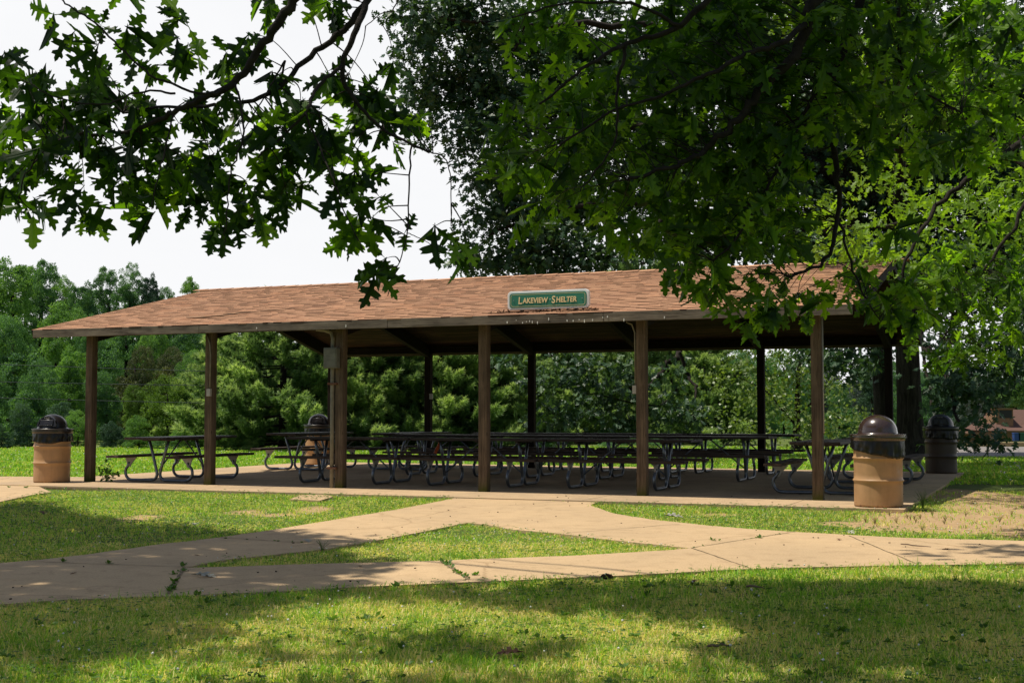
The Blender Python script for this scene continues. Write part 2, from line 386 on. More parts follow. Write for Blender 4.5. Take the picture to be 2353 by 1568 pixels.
island = G([(424, 1303), (525, 1284), (750, 1260), (850, 1243), (950, 1225), (1025, 1209), (1075, 1200), (1120, 1204), (1176, 1215), (1276, 1224), (1376, 1236), (1476, 1247), (1586, 1258), (1526, 1263), (1326, 1275), (1176, 1280), (1000, 1287), (750, 1293), (500, 1301)])
slab = [uv(-1.22, -1.32), uv(13.42, -1.32), uv(13.42, 9.3), uv(-1.22, 9.3)]
left_walk = G([(-400, 1091), (186, 1095)]) + [uv(-1.1, 1.3), uv(-1.1, -1.3), uv(.1, -1.31)] + G([(118, 1130), (81, 1135), (40, 1143), (0, 1152), (-400, 1205)])
def wiggle(poly, amp=.025, step=.22):
    out = []
    for i in range(len(poly)):
        a, b = np.array(poly[i]), np.array(poly[(i + 1) % len(poly)]); n = max(1, int(np.linalg.norm(b - a) / step))
        for k in range(n):
            p = a + (b - a) * k / n
            if n > 1: p = p + rng.normal(size=2) * amp * .35
            out.append(tuple(p))
    return out
walk_w = wiggle(walk_outer); isl_w = wiggle(island)
MB().poly_prism(walk_w, -.1, 0, [isl_w]).build('path', 'concrete')['kind'] = 'structure'
MB().poly_prism(slab, -.1, .012).build('pavement', 'concrete_slab')['kind'] = 'structure'
MB().poly_prism(left_walk, -.1, .002).build('path', 'concrete')['kind'] = 'structure'
lot = [(9.8, 36), (60, 33), (60, 45), (13.5, 46.2)]
MB().poly_prism(lot, -.1, -.012).build('parking_lot', 'asphalt')['kind'] = 'structure'
jb = MB()
def joint(a, b, w=.012, z=.004):
    a, b = Vector((*a, z)), Vector((*b, z)); d = (b - a).normalized(); n = Vector((-d.y, d.x, 0)) * w
    m = 14; L_ = []; Rr = []
    for i in range(m + 1):
        p = a.lerp(b, i / m); j = random.uniform(.6, 1.4); q = n.normalized() * random.uniform(-.006, .006)
        L_.append(p + n * j * .5 + q); Rr.append(p - n * j * .5 + q)
    jb.add(L_ + Rr, [(i, m + 1 + i, m + 2 + i, i + 1) for i in range(m)])
joints = [((424, 1303), (385, 1364), .03), ((1015, 1288), (1075, 1330), .028), ((1588, 1258), (1720, 1303), .012), ((500, 1235), (760, 1249), .012),
          ((1300, 1224), (1560, 1203), .014), ((1592, 1257), (1830, 1220), .012), ((60, 1289), (420, 1302), .012), ((1950, 1230), (2110, 1296), .01)]
for a, b, w in joints: joint(gr(*a), gr(*b), w)
joint(uv(7.3, -1.33), uv(9.6, -1.33), .014, .004)
joint(uv(-1.25, -1.36), uv(1.5, -1.36), .05, .001)
for U in (2.5, 5.9, 9.3, 12.0): joint(uv(U, -1.3), uv(U, 9.2), .01, .0135)
joint(uv(-1.1, 3.9), uv(13.3, 3.9), .01, .0137)
jb.build('pavement_joint', 'joint_dark')['kind'] = 'structure'

dirt_px = [(2200, 1190, 260, 26), (2060, 1205, 130, 10), (2350, 1215, 120, 22), (2300, 1140, 120, 24), (320, 1182, 60, 9), (560, 1170, 55, 7), (720, 1165, 50, 10), (640, 1176, 70, 6), (1270, 1216, 50, 4),
           (2150, 1200, 190, 20), (2330, 1195, 130, 26), (1950, 1196, 90, 8), (2300, 1165, 150, 18), (1650, 1175, 60, 5), (2240, 1140, 140, 16), (1420, 1395, 60, 8),
           (1250, 1425, 120, 10), (1160, 1395, 60, 7), (2000, 1465, 80, 10), (1750, 1490, 60, 9), (950, 1420, 120, 9), (1900, 1540, 90, 10), (1500, 1470, 100, 10), (1180, 1530, 130, 12), (2250, 1500, 120, 18)]
dirt = []
for i, (x, y, rx, ry) in enumerate(dirt_px):
    c = gr(x, y); ex = gr(x + rx, y); ey = gr(x, y - ry)
    dirt.append((c[0], c[1], abs(ex[0] - c[0]), abs(ey[1] - c[1]), 1.15 if x > 1900 and y < 1230 else 1.0 if y < 1230 and x != 1270 else .45))
def dirt_at(x, y):
    d = np.zeros_like(x)
    for cx, cy, rx, ry, s in dirt:
        q = ((x - cx) / rx) ** 2 + ((y - cy) / ry) ** 2
        d = np.maximum(d, s * np.clip(1.25 - q, 0, 1))
    return d
def ground():
    xs = np.concatenate([[-900, -500, -250, -120, -60, -35, -22], np.arange(-14, 14.01, .16), [18, 22, 35, 60, 120, 250, 500, 900]])
    ys = np.concatenate([[-60, -25, -10, -3, 2], np.arange(4, 19.01, .16), np.arange(19.5, 47, 1.0), [55, 65, 80, 100, 120, 145, 170, 200, 250, 500, 900, 1500]])
    X, Y = np.meshgrid(xs, ys); x, y = X.ravel(), Y.ravel()
    z = -.035 + .012 * np.sin(x * 1.7 + y * .9) * np.sin(y * 1.3 - x * .4)
    sy = np.clip((y - 47) / 120, 0, 1); sx_ = np.clip((x - 8) / 14, 0, 1); z = z - 3.75 * sy * sy * (3 - 2 * sy) * sx_
    nx, ny = len(xs), len(ys); idx = np.arange(nx * ny).reshape(ny, nx)
    F = np.stack([idx[:-1, :-1], idx[:-1, 1:], idx[1:, 1:], idx[1:, :-1]], -1).reshape(-1, 4)
    o = np_obj('ground', np.stack([x, y, z], 1), F, None, 'ground', smooth=True); o['kind'] = 'structure'
    a = o.data.attributes.new('dirt', 'FLOAT', 'POINT'); a.data.foreach_set('value', dirt_at(x, y).astype(np.float32))
ground()

# ------------------------------------------------------------------ grass
def blades(n, gen, hmin, hmax, wid, name, material, label, tintshift=0, avoid=True, curl=1.25):
    x, y = gen(n)
    keep = np.ones(len(x), bool)
    if avoid:
        for pl in (slab, left_walk, lot): keep &= ~inpoly(x, y, pl)
        keep &= ~(inpoly(x, y, walk_outer) & ~inpoly(x, y, island))
    keep &= rng.random(len(x)) > dirt_at(x, y) * (.78 + .22 * np.sin(x * 9 + 3 * np.sin(y * 7)) * np.sin(y * 12 + x * 3))
    x, y = x[keep], y[keep]; n = len(x)
    patch = .5 + .5 * np.sin(x * 2.3 + 1.7 * np.sin(y * 1.9)) * np.sin(y * 3.1 + 1.3 * np.sin(x * 2.7))
    h = (hmin + (hmax - hmin) * rng.random(n) ** 1.5) * (.7 + .5 * patch)
    a = rng.random(n) * 2 * np.pi; b = rng.random(n) * 2 * np.pi; lean = rng.random(n) * curl + .08
    w = wid * (.6 + .8 * rng.random(n))
    base = np.stack([x, y, np.full(n, -.035)], 1)
    sx = np.stack([np.cos(a), np.sin(a), 0 * a], 1) * w[:, None] * .5
    ld = np.stack([np.cos(b), np.sin(b), 0 * b], 1) * (h * lean)[:, None]
    up = np.array([0, 0, 1.])
    m1 = base + up * (h * .6)[:, None] + ld * .45
    tip = base + up * (h * np.clip(1 - .5 * lean, .3, 1))[:, None] + ld * 1.3
    V = np.stack([base - sx, base + sx, m1 + sx * .8, m1 - sx * .8, tip], 1).reshape(-1, 3)
    k = np.arange(n)[:, None] * 5
    F = np.concatenate([k + np.array([0, 1, 2]), k + np.array([0, 2, 3]), k + np.array([3, 2, 4])], 0)
    t = np.repeat(np.clip(rng.random(n) + tintshift, 0, 1), 5)
    o = np_obj(name, V, F, t, material); tag(o, label, 'grass', kind='stuff'); return o
def cone(y0, y1, marg=.4, p=1.0):
    def g(n):
        y = (y0 ** 2 + (y1 ** 2 - y0 ** 2) * rng.random(n) ** p) ** .5
        return (rng.random(n) * 2 - 1) * (y * .405 + marg), y
    return g
blades(150000, cone(5.2, 8.4), .03, .075, .0046, 'grass', 'grass', 'sunlit and shaded mown grass nearest the camera, below the path')
blades(110000, cone(8.4, 12.0), .03, .062, .006, 'grass', 'grass', 'mown grass and clover beside the near edge of the path')
blades(110000, cone(12.0, 20.0), .03, .065, .008, 'grass', 'grass_fresh', 'bright clover lawn between the path and the shelter slab')
def far_gen(n):
    y = (22 ** 2 + (46 ** 2 - 22 ** 2) * rng.random(n)) ** .5
    return (rng.random(n) * 2 - 1) * (y * .42), y
blades(150000, far_gen, .04, .10, .026, 'grass', 'grass_fresh', 'open green lawn behind the shelter running to the trees', -.3)
def clumpy(y0, y1, thr):
    def g(n):
        x, y = cone(y0, y1)(n * 4)
        q = np.sin(x * 4.1 + 2.3 * np.sin(y * 3.3)) * np.sin(y * 5.2 + 1.9 * np.sin(x * 3.7 + 1)) + .25 * rng.normal(size=len(x))
        k = q > thr; return x[k][:n], y[k][:n]
    return g
blades(16000, clumpy(5.2, 10.5, .55), .06, .125, .005, 'grass', 'grass_fresh', 'taller darker grass tufts standing in the near lawn', -.25, curl=.9)
blades(26000, clumpy(5.2, 11, .2), .012, .035, .004, 'dead_grass', 'grass', 'dry straw coloured thatch lying in the near lawn', .75, curl=2.4)
blades(14000, clumpy(12, 19, .3), .012, .04, .007, 'dead_grass', 'grass', 'dry straw coloured thatch in the lawn beside the slab', .75, curl=2.0)
def fringe():
    xs_, ys_ = [], []
    for poly, sg, dn in ((walk_w, 1, 260), (isl_w, -1, 330), (slab, 1, 90)):
        for i in range(len(poly)):
            a, b = np.array(poly[i]), np.array(poly[(i + 1) % len(poly)]); d = b - a; l = np.linalg.norm(d)
            if l < 1e-6 or abs(a[0]) > 9 and abs(b[0]) > 9: continue
            n = int(l * dn); t = rng.random(n); nn = np.array([d[1], -d[0]]) / l
            off = rng.normal(size=n) * .03 + .012
            q = a + d * t[:, None]; w1 = q + nn * off[:, None]; xs_.append(w1[:, 0]); ys_.append(w1[:, 1])
    x = np.concatenate(xs_); y = np.concatenate(ys_)
    cl = np.sin(x * 7 + 2 * np.sin(y * 5)) * np.sin(y * 8 + x * 3); keep = (rng.random(len(x)) < .45 + .5 * cl) & ~((inpoly(x, y, slab)) & (rng.random(len(x)) < .93))
    x, y = x[keep], y[keep]
    blades(len(x), lambda n: (x, y), .03, .075, .0065, 'grass', 'grass_fresh', 'ragged grass fringe growing over the edges of the concrete', -.15, avoid=False, curl=1.0)
fringe()
# clover leaves and flowers
def clover(n, gen, size, name, label):
    x, y = gen(n); keep = (~inpoly(x, y, slab)) & (~inpoly(x, y, left_walk)) & ~(inpoly(x, y, walk_outer) & ~inpoly(x, y, island)) & (rng.random(n) > dirt_at(x, y))
    dens = .5 + .5 * np.sin(x * 1.3 + 2 * np.sin(y * 1.1 + 1)) * np.sin(y * 1.9 + 1.1 * np.sin(x * 1.4))
    keep &= rng.random(n) < dens
    x, y = x[keep], y[keep]; n = len(x)
    hz = rng.random(n) * .035 + .005
    P, F, T = [], [], []; o = 0
    for k in range(3):
        a = rng.random(n) * .4 + k * 2.09 + x * 50
        ax = np.stack([np.cos(a), np.sin(a), np.full(n, .15)], 1); nr = unit(rng.normal(size=(n, 3)) * .35 + np.array([0, 0, 1.]))
        p, f, t = scatter(QUAD[0] * np.array([1, 1.3, 1]), QUAD[1], np.stack([x, y, hz], 1), ax, nr, size * (.7 + .6 * rng.random(n)), rng.random(n))
        P.append(p); F.append(f + o); T.append(t); o += len(p)
    ob = np_obj(name, np.concatenate(P), np.concatenate(F), np.concatenate(T), 'weed_leaf'); tag(ob, label, 'clover', kind='stuff')
clover(16000, cone(5.2, 12), .016, 'clover', 'small round clover leaves among the near grass')
clover(22000, cone(12, 19.5), .022, 'clover', 'clover leaves in the lawn beside the shelter slab')
def flowers():
    x1, y1 = cone(5.4, 13)(330); x2, y2 = cone(11, 20)(420); x3, y3 = far_gen(700)
    x, y = np.concatenate([x1, x2, x3]), np.concatenate([y1, y2, y3])
    keep = (~inpoly(x, y, slab)) & (~inpoly(x, y, left_walk)) & ~(inpoly(x, y, walk_outer) & ~inpoly(x, y, island))
    x, y = x[keep], y[keep]; n = len(x)
    ov = np.array([(1, 0, 0), (-1, 0, 0), (0, 1, 0), (0, -1, 0), (0, 0, 1), (0, 0, -1)]) * 1.0
    of = np.array([(0, 2, 4), (2, 1, 4), (1, 3, 4), (3, 0, 4), (2, 0, 5), (1, 2, 5), (3, 1, 5), (0, 3, 5)])
    p, f, t = scatter(ov, of, np.stack([x, y, .02 + .03 * rng.random(n)], 1), rand_dir(n), rand_dir(n), .0055 + .003 * rng.random(n) + (y > 20) * .010, rng.random(n))
    tag(np_obj('clover_flowers', p, f, t, 'petal'), 'white clover flower heads dotted over the lawn', 'clover flowers', kind='stuff')
flowers()
def weeds():
    P, F, T = [], [], []; o = 0
    spots = []
    for (a, b, w) in joints[:2] + joints[5:6] + joints[3:4]:
        for k in range(9): 
            t = random.random(); spots.append((gr(a[0] + (b[0] - a[0]) * t, a[1] + (b[1] - a[1]) * t), .035 if w > .02 else .016, .0))
    for px in [(145, 1290), (250, 1294), (2013, 1160), (1745, 1235), (1640, 1241), (420, 1300), (400, 1318), (1030, 1292), (1090, 1320), (60, 1120), (150, 1123), (20, 1119), (230, 1124)]: spots.append((gr(*px), .04, 0))
    for k in range(260):
        y = random.uniform(5.3, 9.2); x = random.uniform(-1, 1) * y * .39
        if not inpoly(np.array([x]), np.array([y]), walk_outer)[0]: spots.append(((x, y), random.uniform(.018, .042), .0))
    for (x, y), s, z in spots:
        n = random.randint(5, 10); a = rng.random(n) * 6.28; el = rng.random(n) * .9 + .15
        ax = np.stack([np.cos(a) * np.cos(el), np.sin(a) * np.cos(el), np.sin(el)], 1)
        pos = np.tile(np.array([x, y, z]), (n, 1)) + rng.normal(size=(n, 3)) * np.array([s * .3, s * .3, 0])
        p, f, t = scatter(QUAD[0], QUAD[1], pos, ax, np.tile(np.array([0, 0, 1.]), (n, 1)) + rng.normal(size=(n, 3)) * .2, s * (.6 + .7 * rng.random(n)), rng.random(n))
        P.append(p); F.append(f + o); T.append(t); o += len(p)
    tag(np_obj('weeds', np.concatenate(P), np.concatenate(F), np.concatenate(T), 'weed_leaf'), 'low broad leaved weeds in the grass and in the path joints', 'weeds', kind='stuff')
weeds()

# ------------------------------------------------------------------ shelter
sh = thing('picnic_shelter', 'open timber picnic shelter with a long brown shingled gable roof', 'shelter', (OX, OY, 0), ANG)
D = 7.95; RV = D / 2; EV = .4
UL, UR = -.9, 12.72
ULr = -.52; ULb = -.28
SL = (3.62 - 2.575) / (RV + EV)
def rz(V): return 2.575 + SL * ((V if V < RV else D - V) + EV)
def ul(V):
    return UL + (ULr - UL) * (V + EV) / (RV + EV) if V < RV else ULr + (ULb - ULr) * (V - RV) / (RV + EV)
def shingles():
    b = MB(); rows = 32; dv = (RV + EV) / rows
    for side in (0, 1):
        for r in range(-1, rows):
            v0 = -EV - .03 + max(r, 0) * dv; v1 = v0 + dv * 1.0
            if r == -1: continue
            u = ul(v0 if not side else D - v0) - .03; off = random.uniform(0, .3); u1e = UR + .03; first = True
            while u < u1e:
                w = random.choice((.10, .14, .18, .24, .3)) * random.uniform(.9, 1.1)
                ue = min(u + w, u1e)
                drop = random.choice((0, 0, .003, .006)); th = .0075 + (.004 if drop else 0)
                va, vb = v0 - drop, v1 + .01
                def P(uu, vv, dz):
                    V = vv if not side else D - vv
                    return (uu, V, 2.575 + SL * (vv + EV) + dz)
                pts = [P(u, va, th + .004), P(ue, va, th + .004), P(ue, vb, .003), P(u, vb, .003)]
                low = [P(u, va, -.004), P(ue, va, -.004)]
                fl = (lambda q: [f[::-1] for f in q]) if side else (lambda q: q)
                b.add(pts, fl([(0, 1, 2, 3)]), .5 + .24 * random.random() if random.random() > .04 else .26)
                b.add([low[0], low[1], pts[1], pts[0], pts[3], pts[2]], fl([(0, 1, 2, 3), (0, 3, 4), (1, 5, 2)]), random.choice((0, 0, .02, .1, .3)))  # butt faces coloured dark to draw the drop shadow of each course
                u = ue
    return b.build('roof', 'shingle', sh, tint=True)
roof = shingles()
b = MB()
for k in range(-1, 90):
    u0 = ULr + .02 + k * .3
    if u0 > UR: break
    b.add([(u0, RV - .14, rz(RV) - .14 * SL + .018), (u0 + .29, RV - .14, rz(RV) - .14 * SL + .024), (u0 + .29, RV, rz(RV) + .03), (u0, RV, rz(RV) + .024), (u0, RV + .14, rz(RV) - .14 * SL + .018), (u0 + .29, RV + .14, rz(RV) - .14 * SL + .024)],
          [(0, 1, 2, 3), (3, 2, 5, 4)], random.random() * .6 + .2)
b.build('ridge_cap', 'shingle', roof, tint=True)
# plank deck
b = MB(); nb = 29; dv = (RV + EV) / nb
for side in (0, 1):
    for r in range(nb):
        v0, v1 = -EV + r * dv + .003, -EV + (r + 1) * dv - .003
        z0, z1 = rz(v0) - .012, rz(v1) - .012
        A = lambda v: v if not side else D - v
        l0 = ul(A(v0)); t = .035
        vs = [(l0, A(v0), z0), (UR, A(v0), z0), (UR, A(v1), z1), (l0, A(v1), z1)]; vs += [(x, y, z - t) for x, y, z in vs]
        b.add(vs, [(0, 1, 2, 3), (4, 7, 6, 5), (0, 4, 5, 1), (1, 5, 6, 2), (2, 6, 7, 3), (3, 7, 4, 0)], random.random())
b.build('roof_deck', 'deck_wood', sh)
for V, sg in ((-EV, -1), (D + EV, 1)):
    l = ul(V); V2 = V + sg * .015; n = 4
    for k in range(n):
        u0 = l + (UR - l) * k / n; u1 = l + (UR - l) * (k + 1) / n
        MB().box(((u0 + u1) / 2, V2, 2.508), (u1 - u0 - .006, .035, .128)).build('fascia', 'fascia_wood', sh, bevel=.003)
for (Ua, Ub, Uc), off in (((UL, ULr, ULb), -.02), ((UR, UR, UR), .02)):
    for a, c in (((Ua + off, -EV, 2.50), (Ub + off, RV, 2.50 + SL * (RV + EV))), ((Ub + off, RV, 2.50 + SL * (RV + EV)), (Uc + off, D + EV, 2.50))):
        MB().bar(a, c, .036, .13).build('barge_board', 'beam_wood', sh)
for V in (0, D):
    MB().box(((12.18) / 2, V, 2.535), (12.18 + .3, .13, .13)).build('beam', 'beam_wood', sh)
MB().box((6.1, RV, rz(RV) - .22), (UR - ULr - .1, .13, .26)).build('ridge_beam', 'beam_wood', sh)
for i in range(6):
    U = 2.436 * i
    for s in (0, 1):
        a = (U, .0 if not s else D, rz(0) - .045 - .13); c = (U, RV, rz(RV) - .045 - .13)
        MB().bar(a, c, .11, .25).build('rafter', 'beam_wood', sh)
def post_mesh(m, seed):
    b = MB(); random.seed(seed); w = .07; ch = .008
    zs = [0, .03, .5, 1.0, 1.5, 2.0, 2.47]
    ring = [(-w, -w + ch), (-w + ch, -w), (w - ch, -w), (w, -w + ch), (w, w - ch), (w - ch, w), (-w + ch, w), (-w, w - ch)]
    vs = []
    for z in zs:
        j = random.uniform(-.002, .002); vs += [(x + j, y - j, z) for x, y in ring]
    fs = [(i * 8 + k, i * 8 + (k + 1) % 8, i * 8 + 8 + (k + 1) % 8, i * 8 + 8 + k) for i in range(len(zs) - 1) for k in range(8)]
    b.add(vs, fs + [tuple(range(8))[::-1]]); return b
for V, mm in ((0, 'post_wood'), (D, 'shaded_post_wood')):
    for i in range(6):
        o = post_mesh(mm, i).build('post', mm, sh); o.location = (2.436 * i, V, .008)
random.seed(5)
# electrics on the third post: meter box, conduit, straps
U3 = 2 * 2.436
cb = MB().tube([(U3 - .115, -.075, .01), (U3 - .115, -.075, 1.0), (U3 - .115, -.075, 2.2), (U3 - .11, -.075, 2.32), (U3 - .14, -.08, 2.42), (U3 - .24, -.12, 2.46), (U3 - .34, -.2, 2.47)], .032, 10)
con = cb.build('conduit', 'conduit', sh, smooth=True)
for z in (.32, 1.62): MB().box((U3 - .10, -.08, z), (.16, .09, .03)).build('strap', 'rust', con)
eb = MB().box((U3 - .085, -.15, 2.02), (.235, .11, .32)); eb = eb.build('electrical_box', 'box_grey', sh, bevel=.008)
MB().box((U3 - .085, -.209, 2.02), (.205, .008, .285)).build('cover', 'box_grey', eb, bevel=.003)
def outlet(U, V, z, dx=0):
    o = MB().box((U, V, z), (.07, .05, .12)).build('outlet_box', 'outlet', sh, bevel=.004)
    return o
outlet(2.436 + .035, -.095, 1.50); outlet(4 * 2.436 - .105, 0, 1.50); outlet(2.436 + .09, D - .05, 1.53)
MB().tube([(2.436 + .045, -.085, 1.56), (2.436 + .05, -.085, 2.1), (2.436 + .03, -.085, 2.3), (2.436 - .03, -.09, 2.45)], .012, 6).build('conduit', 'conduit', sh, smooth=True)
MB().tube([(4 * 2.436 - .10, 0, 1.56), (4 * 2.436 - .095, -.03, 2.3), (4 * 2.436 - .13, -.06, 2.42), (4 * 2.436 - .2, -.1, 2.45)], .012, 6).build('conduit', 'conduit', sh, smooth=True)
MB().tube([(5 * 2.436 + .085, -.02, .9), (5 * 2.436 + .085, -.02, 2.45)], .01, 6).build('conduit', 'outlet', sh, smooth=True)
# white droppings on the fascia under the sign, debris line
b = MB()
for u in (7.86, 8.0, 8.1, 8.16, 8.21, 8.25, 8.33, 8.5, 8.78, 8.87, 8.96, 9.04, 9.16, 9.31, 9.38, 9.62, 5.2, 3.6, 10.2):
    hh = random.uniform(.015, .055); zc = 2.50 - random.uniform(-.01, .045)
    n = 7; pts = [(u + random.uniform(.004, .010) * math.cos(a), -EV - .036, zc + hh / 2 * math.sin(a) * random.uniform(.7, 1.2)) for a in [2 * math.pi * k / n for k in range(n)]]
    pts2 = [(x, y - .004, z) for x, y, z in pts]
    b = MB().add(pts + pts2, [tuple(range(n, 2 * n))] + [(k, (k + 1) % n, n + (k + 1) % n, n + k) for k in range(n)])
    b.build('dropping', 'dropping', sh)
# sign --------------------------------------------------------
SU, SZ, SV = 8.39, 2.80, -.16
sgx, sgy = uv(SU, SV)
sign = thing('sign', 'green name sign with cream lettering and white edge on the front of the roof', 'sign', (sgx, sgy, SZ), ANG)
def rrect(w, h, r, n=7):
    pts = []
    for cx, cy, a0 in ((w / 2 - r, h / 2 - r, 0), (-w / 2 + r, h / 2 - r, 90), (-w / 2 + r, -h / 2 + r, 180), (w / 2 - r, -h / 2 + r, 270)):
        pts += [(cx + r * math.cos(R(a0 + 90 * k / n)), cy + r * math.sin(R(a0 + 90 * k / n))) for k in range(n + 1)]
    return pts
def plate(w, h, r, y0, y1):
    p = rrect(w, h, r); n = len(p); b = MB()
    b.add([(x, y0, z) for x, z in p] + [(x, y1, z) for x, z in p], [tuple(range(n)), tuple(range(n, 2 * n))[::-1]] + [(k, n + k, n + (k + 1) % n, (k + 1) % n) for k in range(n)])
    return b
plate(1.26, .272, .06, -.03, .035).build('panel', 'sign_white', sign, bevel=.008)
plate(1.19, .210, .042, -.036, -.0302).build('face', 'sign_green', sign)
def ring(w, h, r, t, y0, y1):
    p = rrect(w, h, r); q = rrect(w - 2 * t, h - 2 * t, r - t); n = len(p); b = MB()
    b.add([(x, y1, z) for x, z in p] + [(x, y1, z) for x, z in q], [(k, (k + 1) % n, n + (k + 1) % n, n + k) for k in range(n)])
    return b
ring(1.15, .176, .036, .0045, 0, -.0378).build('border_line', 'sign_cream', sign)
def text_mesh(txt, size, x, z, shear=.12, sx=1., off=.0):
    cu = bpy.data.curves.new('t', 'FONT'); cu.body = txt; cu.size = size; cu.shear = shear; cu.extrude = .002; cu.offset = off
    ob = bpy.data.objects.new('t', cu); COL.objects.link(ob)
    bpy.context.view_layer.update()
    me = bpy.data.meshes.new_from_object(ob.evaluated_get(bpy.context.evaluated_depsgraph_get()))
    COL.objects.unlink(ob); bpy.data.objects.remove(ob)
    vs = [(v.co.x * sx, v.co.y, v.co.z) for v in me.vertices]; mx = max(v[0] for v in vs)
    out = [(x + a, -.0405 - c, z + bb) for a, bb, c in vs]; fs = [tuple(p.vertices) for p in me.polygons]
    bpy.data.meshes.remove(me); return out, fs, mx
b = MB(); x = 0; segs = []
for t_, s_ in (('L', .145), ('AKEVIEW', .107), ('.', .0), ('S', .145), ('HELTER', .107)):
    if t_ == '.': x += .022; segs.append(('dot', x)); x += .022; continue
    v_, f_, mx = text_mesh(t_, s_, x, -.050 if s_ > .12 else -.040, .10, .93, .0026)
    segs.append((v_, f_)); x += mx + .012
tot = x; ws = []
for s_ in segs:
    if s_[0] == 'dot': dotx = s_[1] - tot / 2; continue
    ws.append(([(p[0] - tot / 2, p[1], p[2]) for p in s_[0]], s_[1]))
k_ = .92 / tot
for w_ in (ws[:2], ws[2:]):
    b = MB()
    for q in w_: b.add([(p[0] * k_, p[1], p[2]) for p in q[0]], q[1])
    b.build('lettering', 'sign_cream', sign)
for xx, rr, mm in ((dotx * k_, .007, 'sign_white'), (-.53, .008, 'galvanized'), (.53, .008, 'galvanized')):
    MB().lathe([(0, .008), (rr * .7, .006), (rr, 0)], 12).build('bolt', mm, sign, smooth=True)
    o = children(sign)[-1]; o.location = (xx, -.039, .002); o.rotation_euler = (R(90), 0, 0)
for xx in (-.42, .06, .42):
    MB().box((xx, .03, -.155), (.045, .05, .055)).build('bracket', 'black_metal', sign)
b = MB()
for k in range(150):
    u = SU - .95 + random.random() ** .8 * 1.75; V = -.24 + random.uniform(-.02, .06); s = random.uniform(.01, .03)
    px, py = uv(u, V); z = rz(V) + .014
    d = Vector((random.uniform(-1, 1), random.uniform(-.4, .4), random.uniform(0, .3))).normalized() * s * 1.6
    b.bar((px - d.x, py - d.y, z), (px + d.x, py + d.y, z + abs(d.z)), s * .35, s * .3)
tag(b.build('leaf_litter', 'debris'), 'dark twigs and leaf litter caught along the roof below the sign', 'leaf litter', kind='stuff')
# a bent stick lying on the roof at left
def roofpt(U, V, dz=.03):
    x, y = uv(U, V); return (x, y, rz(V) + dz)
tag(MB().tube([roofpt(1.75, .25), roofpt(2.05, .2), roofpt(2.35, .3), roofpt(2.6, .55), roofpt(2.9, .65), roofpt(3.3, .8), roofpt(3.55, .95)], [.008, .011, .011, .009, .008, .006, .004], 6).build('stick', 'twig', smooth=True), 'thin bent stick lying on the left part of the shingled roof', 'stick')

# ------------------------------------------------------------------ picnic tables
def make_table():
    t = thing('picnic_table', 'x', 'picnic table', group='picnic tables under the shelter')
    Lh = 1.15
    b = MB()
    for y in (-.235, 0, .235): b.box((0, y, .735), (2 * Lh, .228, .04))
    for x in (-.69, 0, .69): b.box((x, 0, .702), (.05, .62, .026))
    b.build('tabletop', 'top_wood', t, bevel=.004)
    for s in (-1, 1):
        MB().box((0, s * .595, .43), (2 * Lh, .245, .04)).build('bench_seat', 'bench_wood', t, bevel=.004)
    for x in (-.68, .68):
        for s in (-1, 1):
            pts = [(.19, .69), (.13, .50), (.06, .26), (.035, .17)]
            for a in range(0, 100, 15):   # inner bend
                pts.append((.135 - .105 * math.cos(R(a)) , .135 - .105 * math.sin(R(a))))
            pts += [(.2, .03), (.35, .03), (.52, .03)]
            for a in range(-90, 45, 15):
                pts.append((.545 + .125 * math.cos(R(a)), .16 + .13 * math.sin(R(a))))
            pts += [(.60, .285), (.585, .33)]
            lg = MB().tube([(x, s * p[0], p[1]) for p in pts], .025, 10).build('leg', 'galvanized', t, smooth=True)
            y0, y1 = .47, .68
            p = [(y0 - .02, .409), (y1, .409), (y1 - .03, .36), (.625, .255), (.575, .25), (.55, .30)]
            b = MB(); n = len(p)
            b.add([(x - .012, s * a, c) for a, c in p] + [(x + .012, s * a, c) for a, c in p], [tuple(range(n)), tuple(range(n, 2 * n))[::-1]] + [(k, n + k, n + (k + 1) % n, (k + 1) % n) for k in range(n)])
            b.build('bracket', 'galvanized_plate', lg)
    for s in (-1, 1):
        MB().tube([(s * .67, 0, .20), (s * .64, 0, .22), (s * .08, 0, .68), (s * .05, 0, .69)], .013, 8).build('brace', 'galvanized', t, smooth=True)
    return t
tables = [(1.15, 1.0, 92, 'picnic table at the left end, lit by sun between the first two posts'),
          (.82, 5.75, 90, 'picnic table behind the left end table, in front of the middle litter bin'),
          (4.3, 1.5, 0, 'picnic table of the front row beside the post with the grey electrical box'),
          (6.62, 1.53, 0.6, 'middle picnic table of the front row, behind the fourth front post'),
          (8.96, 1.6, -.5, 'right hand picnic table of the front row, behind the fifth front post'),
          (2.75, 6.6, 90, 'picnic table in the back, second from the left and end on to the camera'),
          (4.7, 4.5, 1, 'picnic table of the middle row, directly behind the left front row table'),
          (7.1, 4.5, -1, 'picnic table in the centre of the middle row'),
          (9.5, 4.6, 0, 'picnic table at the right of the middle row'),
          (5.2, 7.0, 0, 'picnic table of the back row left of the centre'),
          (7.6, 7.1, .8, 'picnic table of the back row under the centre of the back eave'),
          (9.45, 7.2, 0, 'rightmost picnic table of the back row, beside the fifth back post'),
          (12.0, 1.85, 91, 'picnic table at the right end, partly hidden by the right litter bin'),
          (12.3, 5.0, 88, 'far picnic table at the right end, beyond the table by the litter bin')]
proto = None
for i, (U, V, yaw, lab) in enumerate(tables):
    if proto is None: proto = o = make_table()
    else: o = copy_tree(proto)
    x, y = uv(U, V); o.location = (x, y, .012); o.rotation_euler = (0, 0, ANG + R(yaw)); o['label'] = lab
for ch in children(proto):
    pass
x, y = uv(5.62, 2.0)
tag(MB().bar((x, y, .69), (x - .09, y - .03, .50), .02, .05).build('plastic_strip', 'orange'), 'orange strip hanging under a front row tabletop', 'strip')

